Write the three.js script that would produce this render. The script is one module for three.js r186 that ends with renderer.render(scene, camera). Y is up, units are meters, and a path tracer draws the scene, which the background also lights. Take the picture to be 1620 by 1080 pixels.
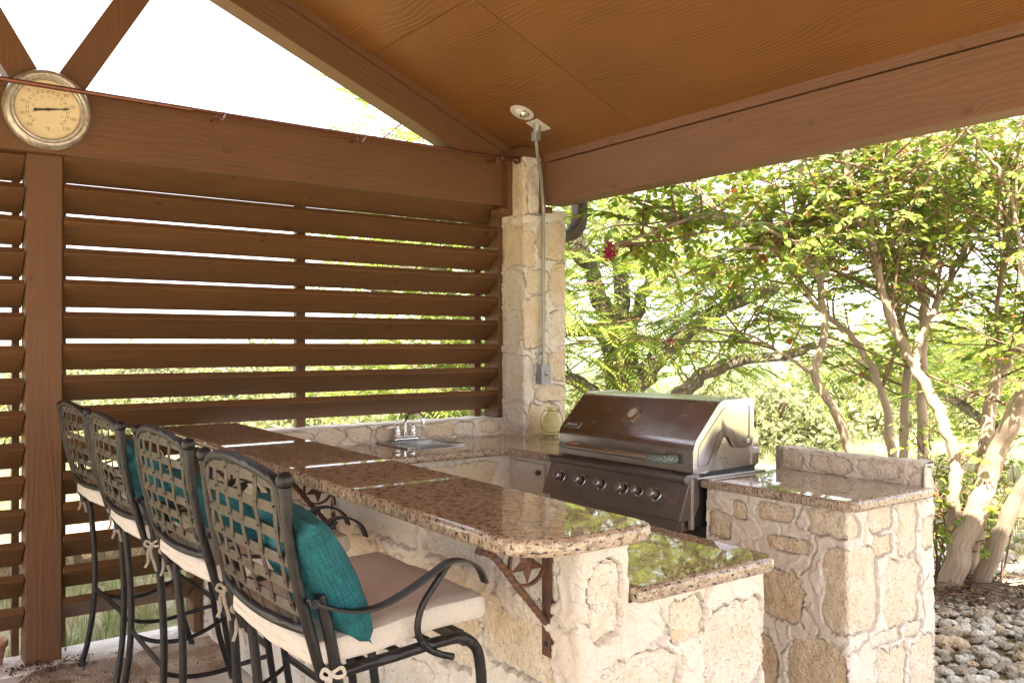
import * as THREE from 'three';
import { mergeGeometries, toCreasedNormals } from 'three/addons/utils/BufferGeometryUtils.js';
import { RoundedBoxGeometry } from 'three/addons/geometries/RoundedBoxGeometry.js';
import { FontLoader } from 'three/addons/loaders/FontLoader.js';
import { TextGeometry } from 'three/addons/geometries/TextGeometry.js';

// ------------------------------------------------------------------ camera, sky, sun, exposure
const renderer = new THREE.WebGLRenderer({ antialias: true });
renderer.toneMapping = THREE.LinearToneMapping;
renderer.toneMappingExposure = 6.6;
renderer.shadowMap.enabled = true;
const scene = new THREE.Scene();
const FPX = 1375, YAW = Math.atan(1016 / FPX), EYE = 1.48;
const camera = new THREE.PerspectiveCamera(2 * Math.atan(540 / FPX) * 180 / Math.PI, 1024 / 682, 0.05, 4000);
camera.position.set(0, EYE, 0);
camera.rotation.order = 'YXZ';
camera.rotation.set(5 / FPX, -YAW, 0);
scene.add(camera);
const SUN = new THREE.Vector3(-0.74, 1.0, 0.50).normalize();
const sun = new THREE.DirectionalLight(new THREE.Color(1, 0.92, 0.78), 4.6);
sun.position.copy(SUN).multiplyScalar(40);
sun.castShadow = true;
sun.shadow.camera.left = -14; sun.shadow.camera.right = 14; sun.shadow.camera.top = 14; sun.shadow.camera.bottom = -14;
sun.shadow.camera.near = 1; sun.shadow.camera.far = 90; sun.shadow.mapSize.set(4096, 4096);
scene.add(sun, sun.target);
{
  const W = 1024, H = 512, d = new Float32Array(W * H * 4);
  for (let j = 0; j < H; j++) for (let i = 0; i < W; i++) {
    const el = ((j + 0.5) / H - 0.5) * Math.PI, ph = ((i + 0.5) / W - 0.5) * 2 * Math.PI;
    const x = Math.cos(ph) * Math.cos(el), y = Math.sin(el), z = Math.sin(ph) * Math.cos(el);
    const t = Math.pow(1 - Math.max(0, y), 2.2), c = Math.max(0, x * SUN.x + y * SUN.y + z * SUN.z);
    const halo = 0.16 * Math.pow(c, 6) + 0.5 * Math.pow(c, 60);
    const o = (j * W + i) * 4;
    d[o] = 0.335 + 0.245 * t + halo; d[o + 1] = 0.365 + 0.22 * t + halo * 0.96; d[o + 2] = 0.435 + 0.17 * t + halo * 0.88; d[o + 3] = 1;
  }
  const sky = new THREE.DataTexture(d, W, H, THREE.RGBAFormat, THREE.FloatType);
  sky.mapping = THREE.EquirectangularReflectionMapping; sky.magFilter = THREE.LinearFilter; sky.minFilter = THREE.LinearFilter; sky.needsUpdate = true;
  scene.background = sky; scene.environment = sky;
}
scene.fog = new THREE.FogExp2(new THREE.Color(0.93, 0.96, 1.0), 0.0011);

// ------------------------------------------------------------------ small tools
const V = (x, y, z) => new THREE.Vector3(x, y, z);
const rnd = seed => () => { seed |= 0; seed = seed + 0x6D2B79F5 | 0; let t = Math.imul(seed ^ seed >>> 15, 1 | seed); t = t + Math.imul(t ^ t >>> 7, 61 | t) ^ t; return ((t ^ t >>> 14) >>> 0) / 4294967296; };
const R = rnd(20240611);
const rr = (a, b, f = R) => a + (b - a) * f();
const mix = (a, b, t) => a + (b - a) * t, clamp = (x, a = 0, b = 1) => Math.min(b, Math.max(a, x));
const sst = (a, b, x) => { const t = clamp((x - a) / (b - a)); return t * t * (3 - 2 * t); };
const GR = new Float32Array(512 * 2), PM = new Uint8Array(1024);
{ const f = rnd(99); for (let i = 0; i < 256; i++) { PM[i] = i; const a = f() * 6.2831853; GR[2 * i] = Math.cos(a); GR[2 * i + 1] = Math.sin(a); }
  for (let i = 255; i > 0; i--) { const j = Math.floor(f() * (i + 1)); [PM[i], PM[j]] = [PM[j], PM[i]]; } for (let i = 256; i < 1024; i++) PM[i] = PM[i & 255]; }
// gradient noise, periodic with px, py (whole numbers up to 256)
function pn(x, y, px = 256, py = 256) {
  const xi = Math.floor(x), yi = Math.floor(y), fx = x - xi, fy = y - yi;
  const x0 = ((xi % px) + px) % px, x1 = (x0 + 1) % px, y0 = ((yi % py) + py) % py, y1 = (y0 + 1) % py;
  const u = fx * fx * fx * (fx * (fx * 6 - 15) + 10), v = fy * fy * fy * (fy * (fy * 6 - 15) + 10);
  const g = (a, b, dx, dy) => { const h = PM[PM[a & 255] + (b & 255)]; return GR[2 * h] * dx + GR[2 * h + 1] * dy; };
  const a = g(x0, y0, fx, fy), b = g(x1, y0, fx - 1, fy), c = g(x0, y1, fx, fy - 1), d = g(x1, y1, fx - 1, fy - 1);
  return 1.5 * mix(mix(a, b, u), mix(c, d, u), v);
}
function fbm(x, y, oct = 4, px = 256, py = 256) { let s = 0, a = 0.5, q = 0; for (let o = 0; o < oct; o++) { s += a * pn(x + q * 0, y, px, py); x *= 2; y *= 2; px *= 2; py *= 2; a *= 0.5; if (px > 256) px = 256; if (py > 256) py = 256; } return s; }
const lin = c => { const k = new THREE.Color(c); return k; };
const L3 = (r, g, b) => new THREE.Color().setRGB(r, g, b);
const enc = v => { v = clamp(v); return Math.round(255 * (v <= 0.0031308 ? 12.92 * v : 1.055 * Math.pow(v, 1 / 2.4) - 0.055)); };
// colour (linear in, stored sRGB) or grey data texture; S = metres that one tile covers [su, sv]
function tex(w, h, S, fn, colour = true) {
  const d = new Uint8Array(w * h * 4);
  for (let j = 0; j < h; j++) for (let i = 0; i < w; i++) {
    const r = fn((i + 0.5) / w, (j + 0.5) / h), o = (j * w + i) * 4;
    if (colour) { d[o] = enc(r[0]); d[o + 1] = enc(r[1]); d[o + 2] = enc(r[2]); } else d[o] = d[o + 1] = d[o + 2] = clamp(r) * 255;
    d[o + 3] = 255;
  }
  const t = new THREE.DataTexture(d, w, h, THREE.RGBAFormat);
  t.wrapS = t.wrapT = THREE.RepeatWrapping; t.magFilter = THREE.LinearFilter; t.minFilter = THREE.LinearMipmapLinearFilter; t.generateMipmaps = true;
  if (colour) t.colorSpace = THREE.SRGBColorSpace;
  t.repeat.set(1 / S[0], 1 / S[1]); t.needsUpdate = true;
  return t;
}
const used = {};
function numbered(n) { if (!(n in used)) { used[n] = 0; return n; } used[n]++; return `${n}_${String(used[n]).padStart(3, '0')}`; }
function mark(o, label, category, group, kind) { if (label) o.userData.label = label; if (category) o.userData.category = category; if (group) o.userData.group = group; if (kind) o.userData.kind = kind; return o; }
function shade(o) { o.castShadow = true; o.receiveShadow = true; return o; }
function thing(name, label, category, pos = [0, 0, 0], group) { const o = new THREE.Group(); o.name = numbered(name); o.position.set(...pos); scene.add(o); return mark(o, label, category, group); }
function part(parent, name, geo, mat) {
  if (Array.isArray(geo)) geo = join(geo);
  const m = shade(new THREE.Mesh(geo, mat));
  if (parent === scene) m.name = numbered(name); else { const k = parent.children.filter(c => c.userData.base === name).length; m.name = k ? `${name}_${String(k).padStart(3, '0')}` : name; m.userData.base = name; }
  parent.add(m); return m;
}
function sub(parent, name) { const g = new THREE.Group(); const k = parent.children.filter(c => c.userData.base === name).length; g.name = k ? `${name}_${String(k).padStart(3, '0')}` : name; g.userData.base = name; parent.add(g); return g; }
function join(list) { const a = list.map(g => { g = g.index ? g.toNonIndexed() : g; for (const k of Object.keys(g.attributes)) if (!['position', 'normal', 'uv'].includes(k)) g.deleteAttribute(k); g.morphAttributes = {}; return g; }); return a.length === 1 ? a[0] : mergeGeometries(a); }
// texture coordinates in metres; grain = axis (0, 1, 2) that runs along u
function uvm(g, grain = 0, ou = 0, ov = 0) {
  if (g.index) g = g.toNonIndexed();
  const p = g.attributes.position, n = g.attributes.normal, uv = new Float32Array(p.count * 2);
  for (let t = 0; t < p.count; t += 3) {
    let nx = 0, ny = 0, nz = 0; for (let k = 0; k < 3; k++) { nx += Math.abs(n.getX(t + k)); ny += Math.abs(n.getY(t + k)); nz += Math.abs(n.getZ(t + k)); }
    const ax = nx > ny && nx > nz ? 0 : ny > nz ? 1 : 2;
    const ua = grain !== ax ? grain : (ax + 1) % 3, va = 3 - ax - ua;
    for (let k = 0; k < 3; k++) { const c = [p.getX(t + k), p.getY(t + k), p.getZ(t + k)]; uv[2 * (t + k)] = c[ua] + ou; uv[2 * (t + k) + 1] = c[va] + ov; }
  }
  g.setAttribute('uv', new THREE.BufferAttribute(uv, 2)); return g;
}
function box(x0, x1, y0, y1, z0, z1, grain = 0, r = 0.004) {
  const w = Math.abs(x1 - x0), h = Math.abs(y1 - y0), d = Math.abs(z1 - z0);
  const g = new RoundedBoxGeometry(w, h, d, 1, Math.min(r, w * 0.45, h * 0.45, d * 0.45)); g.translate((x0 + x1) / 2, (y0 + y1) / 2, (z0 + z1) / 2);
  return uvm(g, grain, R() * 7, R() * 7);
}
function curve(pts, n) { const c = new THREE.CatmullRomCurve3(pts, false, 'centripetal'); return c.getPoints(n); }
// sweep a closed profile [[a, b], ...] along points; up = fixed direction of b or null (carried along); scale(t), twist(t)
function sweep(pts, prof, { up = null, scale = () => 1, twist = 0, crease = 0.6, cap = true } = {}) {
  const n = pts.length, m = prof.length, pos = [], uv = [], idx = [];
  let N = null, len = 0, per = [0]; for (let k = 1; k <= m; k++) per.push(per[k - 1] + Math.hypot(prof[k % m][0] - prof[k - 1][0], prof[k % m][1] - prof[k - 1][1]));
  for (let i = 0; i < n; i++) {
    const T = pts[Math.min(n - 1, i + 1)].clone().sub(pts[Math.max(0, i - 1)]).normalize();
    if (i) len += pts[i].distanceTo(pts[i - 1]);
    let ref = up || N || (Math.abs(T.y) < 0.9 ? V(0, 1, 0) : V(1, 0, 0));
    const A = new THREE.Vector3().crossVectors(T, ref).normalize(); N = new THREE.Vector3().crossVectors(A, T).normalize();
    const s = scale(i / (n - 1)), a = twist * len, ca = Math.cos(a), sa = Math.sin(a);
    for (let k = 0; k <= m; k++) { const [u0, v0] = prof[k % m], u = (u0 * ca - v0 * sa) * s, v = (u0 * sa + v0 * ca) * s;
      pos.push(pts[i].x + A.x * u + N.x * v, pts[i].y + A.y * u + N.y * v, pts[i].z + A.z * u + N.z * v); uv.push(len, per[k]); }
  }
  const q = m + 1;
  for (let i = 0; i < n - 1; i++) for (let k = 0; k < m; k++) { const a = i * q + k, b = a + 1, c = a + q, d = c + 1; idx.push(a, b, c, b, d, c); }
  if (cap) for (const e of [0, n - 1]) { const c = pos.length / 3, p = pts[e]; pos.push(p.x, p.y, p.z); uv.push(0, 0); for (let k = 0; k < m; k++) { const a = e * q + k, b = a + 1; e ? idx.push(c, a, b) : idx.push(c, b, a); } }
  let g = new THREE.BufferGeometry(); g.setAttribute('position', new THREE.Float32BufferAttribute(pos, 3)); g.setAttribute('uv', new THREE.Float32BufferAttribute(uv, 2)); g.setIndex(idx);
  return toCreasedNormals(g, crease);
}
// level faces keep a flat normal, so that a polished top mirrors straight
function flatTop(g) { g = toCreasedNormals(g, 0.6); const p = g.attributes.position, n = g.attributes.normal, a = V(0, 0, 0), b = V(0, 0, 0), c = V(0, 0, 0); for (let i = 0; i < p.count; i += 3) { a.fromBufferAttribute(p, i); b.fromBufferAttribute(p, i + 1); c.fromBufferAttribute(p, i + 2); b.sub(a); c.sub(a); b.cross(c).normalize(); if (Math.abs(b.y) > 0.9995) for (let k = 0; k < 3; k++) n.setXYZ(i + k, 0, Math.sign(b.y), 0); } return g; }
const circ = (r, n = 10) => [...Array(n)].map((_, i) => [r * Math.cos(i / n * 6.2831853), r * Math.sin(i / n * 6.2831853)]);
const rect = (w, t) => [[-w / 2, -t / 2], [w / 2, -t / 2], [w / 2, t / 2], [-w / 2, t / 2]];
const tube = (pts, r, n = 10, o = {}) => sweep(pts, circ(r, n), { crease: 1.2, ...o });
const strap = (pts, w, t, up) => sweep(pts, rect(w, t), { up, crease: 0.5 });
function lathe(prof, seg = 40) { return new THREE.LatheGeometry(prof.map(p => new THREE.Vector2(p[0], p[1])), seg); }
function ball(r, x, y, z, n = 16) { const g = new THREE.SphereGeometry(r, n, Math.round(n * 0.7)); g.translate(x, y, z); return g; }
// plane outline (array of [a, b]) extruded; returned lying in xy, thickness along z
function plate(pts, depth, bevel = 0, seg = 2, holes = []) {
  const s = pts instanceof THREE.Shape ? pts : new THREE.Shape(pts.map(p => new THREE.Vector2(...p)));
  for (const h of holes) s.holes.push(new THREE.Path(h.map(p => new THREE.Vector2(...p))));
  return new THREE.ExtrudeGeometry(s, { depth, bevelEnabled: bevel > 0, bevelSize: bevel, bevelThickness: bevel, bevelSegments: seg, curveSegments: 12 });
}
function roundPoly(pts, rad) { // corners rounded; rad = number or array
  const n = pts.length, s = new THREE.Shape();
  for (let i = 0; i < n; i++) { const p = pts[i], a = pts[(i + n - 1) % n], b = pts[(i + 1) % n], r = Array.isArray(rad) ? rad[i] : rad;
    const la = Math.hypot(a[0] - p[0], a[1] - p[1]), lb = Math.hypot(b[0] - p[0], b[1] - p[1]), q = Math.min(r, la / 2, lb / 2);
    const s0 = [p[0] + (a[0] - p[0]) / la * q, p[1] + (a[1] - p[1]) / la * q], s1 = [p[0] + (b[0] - p[0]) / lb * q, p[1] + (b[1] - p[1]) / lb * q];
    i ? s.lineTo(...s0) : s.moveTo(...s0); if (q > 1e-4) s.quadraticCurveTo(p[0], p[1], ...s1); }
  s.closePath(); return s;
}
// points of the surveyed place: a direction of sight read off the survey picture and a distance along the optical axis, or a height
const FW = V(Math.sin(YAW), 0, -Math.cos(YAW)), RT = V(Math.cos(YAW), 0, Math.sin(YAW));
function at(px, py, d) { return V(0, EYE - (py - 545) / FPX * d, 0).addScaledVector(FW, d).addScaledVector(RT, (px - 810) / FPX * d); }
const atY = (px, py, y) => at(px, py, (EYE - y) * FPX / (py - 545));

// ------------------------------------------------------------------ materials
const std = o => new THREE.MeshStandardMaterial(o), phy = o => new THREE.MeshPhysicalMaterial(o);
const knots = [[0.21, 0.3, 0.03], [0.63, 0.72, 0.026], [0.44, 0.12, 0.018], [0.86, 0.5, 0.024], [0.07, 0.85, 0.016]];
const woodH = (u, v) => { // u along 2 m, v across 0.5 m
  let w = 0.16 * fbm(u * 3, v * 6, 3, 3, 6), k = 0, ratio = 9;
  for (const [a, b, s] of knots) { const dx = (u - a) * 2, dy = (v - b) * 0.5, d = Math.hypot(dx * 0.6, dy); w += 0.18 * Math.exp(-d * d / (s * s)); k = Math.max(k, sst(s * 0.62, s * 0.35, d)); ratio = Math.min(ratio, d / s); }
  const line = 0.5 + 0.5 * Math.sin((v * 1 + w) * 6.2831853 * 13);
  const saw = 0.5 + 0.5 * pn(u * 200, v * 8, 200, 8);
  const fib = 0.5 + 0.5 * pn(u * 12, v * 160, 12, 160);
  return [0.45 * line + 0.22 * fib + 0.22 * saw + 0.1, k, line, ratio];
};
const woodBump = tex(1024, 512, [2, 0.5], (u, v) => { const [h, k] = woodH(u, v); return h * (1 - 0.75 * k); }, false);
const woodMap = tex(1024, 512, [2, 0.5], (u, v) => { const [h, k] = woodH(u, v); const m = 0.86 + 0.1 * h + 0.12 * fbm(u * 5, v * 5, 4, 5, 5); const fleck = pn(u * 128, v * 128, 128, 128) > 0.78 && pn(u * 20, v * 20, 20, 20) > 0.3 ? 1.35 : 1; const q = m * (1 - 0.28 * k) * fleck; return [q, q, q]; });
const slatMap = tex(1024, 512, [2, 0.5], (u, v) => { const [h, k, , r] = woodH(u, v); const m = 0.84 + 0.12 * h + 0.22 * fbm(u * 5 + 2, v * 8, 4, 5, 8), q = m * (1 - 0.2 * k) * (1 - 0.65 * sst(0.3, 0.16, r)); return [q, q, q * 0.98]; });
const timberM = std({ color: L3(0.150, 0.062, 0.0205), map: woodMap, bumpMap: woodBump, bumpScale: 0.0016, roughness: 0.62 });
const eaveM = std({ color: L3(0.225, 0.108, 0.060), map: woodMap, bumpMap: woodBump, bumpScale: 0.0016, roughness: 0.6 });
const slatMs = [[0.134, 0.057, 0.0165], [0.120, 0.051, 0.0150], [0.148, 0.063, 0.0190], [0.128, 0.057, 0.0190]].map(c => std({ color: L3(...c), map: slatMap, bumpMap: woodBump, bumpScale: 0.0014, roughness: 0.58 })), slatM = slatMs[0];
const ceilBump = tex(2048, 1024, [2.44, 1.22], (u, v) => {
  const w = 0.035 * fbm(u * 5, v * 6, 3, 5, 6) + 0.10 * pn(u * 2 + 0.5, v * 3, 2, 3);
  const q = (v + w) * 54, f = q - Math.floor(q), ln = sst(0, 0.28, f) * sst(1, 0.6, f);
  const am = sst(-0.12, 0.35, pn(u * 3, v * 7, 3, 7) + 0.4 * pn(u * 6, v * 9 + 3, 6, 9));
  return 0.55 + 0.4 * am * (ln - 0.5) + 0.06 * pn(u * 256, v * 128, 256, 128) + 0.06 * pn(u * 128, v * 256, 128, 256);
}, false);
const ceilMap = tex(512, 256, [2.44, 1.22], (u, v) => { const m = 0.93 + 0.16 * fbm(u * 4, v * 4, 4, 4, 4) + 0.07 * fbm(u * 6, v * 40, 3, 6, 40) + 0.04 * pn(u * 128, v * 128, 128, 128); return [m, m, m]; });
const ceilM = std({ color: L3(0.235, 0.094, 0.021), map: ceilMap, bumpMap: ceilBump, bumpScale: 0.0046, roughness: 0.58 });
const graniteMap = tex(1024, 1024, [0.42, 0.42], (u, v) => {
  const a = fbm(u * 16, v * 16, 4, 16, 16), b = fbm(u * 40 + 3, v * 40, 3, 40, 40), c = pn(u * 90, v * 90 + 7, 90, 90), e = fbm(u * 26, v * 52 + 5, 3, 26, 52), g = pn(u * 200, v * 200, 200, 200);
  let r = [0.52, 0.40, 0.285];
  const br = sst(0.0, 0.3, a); r = [mix(r[0], 0.33, br), mix(r[1], 0.225, br), mix(r[2], 0.15, br)];
  const cr = sst(0.1, 0.34, b - 0.25 * a); r = [mix(r[0], 0.63, cr), mix(r[1], 0.53, cr), mix(r[2], 0.415, cr)];
  const bk = sst(0.16, 0.3, e + 0.25 * c); r = [mix(r[0], 0.035, bk), mix(r[1], 0.028, bk), mix(r[2], 0.03, bk)];
  const gr = sst(0.3, 0.5, c) * 0.6; r = [mix(r[0], 0.28, gr), mix(r[1], 0.25, gr), mix(r[2], 0.25, gr)];
  const m = 0.9 + 0.22 * g + 0.25 * fbm(u * 3, v * 3, 3, 3, 3); return r.map(x => x * m);
});
const graniteM = phy({ map: graniteMap, roughness: 0.025, specularIntensity: 1, ior: 1.54 });
const stoneBump = tex(1024, 1024, [0.6, 0.6], (u, v) => 0.5 + 0.6 * fbm(u * 10, v * 10, 5, 10, 10) + 0.14 * pn(u * 60, v * 60, 60, 60) - 0.25 * sst(0.35, 0.6, pn(u * 44, v * 44 + 9, 44, 44)), false);
const stoneMapOf = (A, B, C, seed) => tex(512, 512, [0.6, 0.6], (u, v) => {
  const a = sst(-0.3, 0.4, fbm(u * 5 + seed, v * 5, 4, 5, 5)), b = sst(0.12, 0.5, fbm(u * 9, v * 9 + seed, 4, 9, 9)), g = 0.93 + 0.16 * pn(u * 100, v * 100 + seed, 100, 100);
  return [0, 1, 2].map(i => mix(mix(A[i], B[i], a), C[i], b * 0.7) * g);
});
const stoneTex = [stoneMapOf([0.77, 0.65, 0.49], [0.74, 0.59, 0.42], [0.66, 0.48, 0.28], 1), stoneMapOf([0.79, 0.69, 0.55], [0.75, 0.62, 0.46], [0.68, 0.53, 0.35], 7), stoneMapOf([0.76, 0.63, 0.45], [0.71, 0.55, 0.36], [0.62, 0.45, 0.26], 13), stoneMapOf([0.79, 0.72, 0.62], [0.76, 0.67, 0.55], [0.71, 0.59, 0.44], 21)];
const stoneM = stoneTex.map(t => std({ map: t, bumpMap: stoneBump, bumpScale: 0.013, roughness: 0.92 }));
const mortarBump = tex(1024, 1024, [0.7, 0.7], (u, v) => { const q = fbm(u * 6 + 0.6 * pn(u * 3, v * 3, 3, 3), v * 6, 4, 6, 6) * 4, f = q - Math.floor(q); return 0.35 + 0.35 * sst(0, 0.12, f) * (1 - 0.6 * f) + 0.16 * fbm(u * 24, v * 24, 3, 24, 24) + 0.05 * pn(u * 160, v * 160, 160, 160); }, false);
const mortarMap = tex(512, 512, [0.7, 0.7], (u, v) => { const a = sst(-0.25, 0.35, fbm(u * 4, v * 4, 4, 4, 4)), b = sst(0.22, 0.5, fbm(u * 7 + 4, v * 7, 4, 7, 7)), g = 0.96 + 0.08 * pn(u * 120, v * 120, 120, 120); return [0, 1, 2].map(i => mix(mix([0.75, 0.665, 0.575][i], [0.80, 0.73, 0.645][i], a), [0.71, 0.58, 0.43][i], b * 0.55) * g); });
const mortarM = std({ map: mortarMap, bumpMap: mortarBump, bumpScale: 0.006, roughness: 0.93 });
const ironMap = tex(256, 256, [0.25, 0.25], (u, v) => { const a = fbm(u * 10, v * 10, 4, 10, 10), m = 1 + 0.5 * a; return [0.9 * m, 0.9 * m, 0.9 * m]; });
const ironM = std({ color: L3(0.022, 0.020, 0.021), map: ironMap, roughness: 0.40, metalness: 0.35 });
const strapM = std({ color: L3(0.086, 0.068, 0.058), map: ironMap, roughness: 0.42, metalness: 0.45 });
const rustMap = tex(256, 256, [0.2, 0.2], (u, v) => { const a = sst(-0.2, 0.3, fbm(u * 8, v * 8, 4, 8, 8)), g = 0.85 + 0.3 * pn(u * 64, v * 64, 64, 64); return [0, 1, 2].map(i => mix([0.13, 0.072, 0.055][i], [0.20, 0.085, 0.04][i], a) * g); });
const rustM = std({ map: rustMap, roughness: 0.72, metalness: 0.25, bumpMap: ironMap, bumpScale: 0.0006 });
const copperM = std({ color: L3(0.20, 0.075, 0.045), map: ironMap, roughness: 0.36, metalness: 0.7 });
const weave = (n, s) => (u, v) => 0.5 + 0.25 * Math.sin(u * 6.2831853 * n) * (Math.sin(v * 6.2831853 * n) > 0 ? 1 : -1) + s * pn(u * 10, v * 90, 10, 90) + s * pn(u * 90, v * 10, 90, 10);
const linenB = tex(512, 512, [0.16, 0.16], weave(64, 0.25), false);
const linenMap = (c, s) => tex(512, 512, [0.2, 0.2], (u, v) => { const m = 1 + s * (pn(u * 6, v * 110, 6, 110) + pn(u * 110, v * 6, 110, 6)) + 0.5 * s * fbm(u * 3, v * 3, 3, 3, 3); return c.map(x => x * m); });
const cushM = phy({ map: linenMap([0.62, 0.555, 0.49], 0.10), bumpMap: linenB, bumpScale: 0.0007, roughness: 0.95, sheen: 0.25 });
const tealM = phy({ map: linenMap([0.008, 0.105, 0.122], 0.45), bumpMap: linenB, bumpScale: 0.0008, roughness: 0.9, sheen: 0.2 });
const tieM = std({ map: linenMap([0.55, 0.48, 0.41], 0.1), roughness: 0.95 });
const brushR = tex(512, 512, [0.5, 0.5], (u, v) => 0.24 + 0.02 * pn(u * 2, v * 240, 2, 240) + 0.03 * pn(u * 3, v * 12, 3, 12) + 0.06 * fbm(u * 5, v * 5, 5, 5, 5), false);
const steelM = phy({ color: L3(0.50, 0.475, 0.46), metalness: 1, roughness: 1, roughnessMap: brushR, anisotropy: 0.75, anisotropyRotation: Math.PI / 2 });
const panelSteelM = phy({ color: L3(0.27, 0.235, 0.22), metalness: 1, roughness: 1, roughnessMap: tex(512, 512, [0.5, 0.5], (u, v) => 0.36 + 0.06 * pn(u * 4, v * 200, 4, 200) + 0.24 * sst(0.0, 0.4, fbm(u * 6, v * 6, 4, 6, 6)), false), anisotropy: 0.5, anisotropyRotation: Math.PI / 2 });
const chromeM = std({ color: L3(0.72, 0.71, 0.70), metalness: 1, roughness: 0.14 });
const satinM = std({ color: L3(0.52, 0.51, 0.51), metalness: 1, roughness: 0.3 });
const blackM = std({ color: L3(0.02, 0.02, 0.02), roughness: 0.5 });
const galvM = std({ color: L3(0.40, 0.40, 0.38), map: tex(128, 128, [0.1, 0.1], (u, v) => { const m = 0.9 + 0.25 * fbm(u * 8, v * 8, 3, 8, 8); return [m, m, m]; }), metalness: 0.55, roughness: 0.45 });
const boxM = std({ color: L3(0.30, 0.30, 0.33), roughness: 0.5, metalness: 0.3 });
const whiteM = std({ color: L3(0.70, 0.68, 0.64), roughness: 0.45 });
const paintM = std({ color: L3(0.62, 0.57, 0.50), map: tex(256, 256, [0.5, 0.5], (u, v) => { const m = 0.95 + 0.1 * fbm(u * 4, v * 4, 4, 4, 4); return [m, m, m]; }), roughness: 0.5 });
const verdM = std({ map: tex(128, 128, [0.04, 0.04], (u, v) => { const a = sst(-0.1, 0.3, fbm(u * 6, v * 6, 4, 6, 6)); return [0, 1, 2].map(i => mix([0.10, 0.125, 0.115][i], [0.34, 0.42, 0.40][i], a)); }), roughness: 0.85 });

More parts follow.
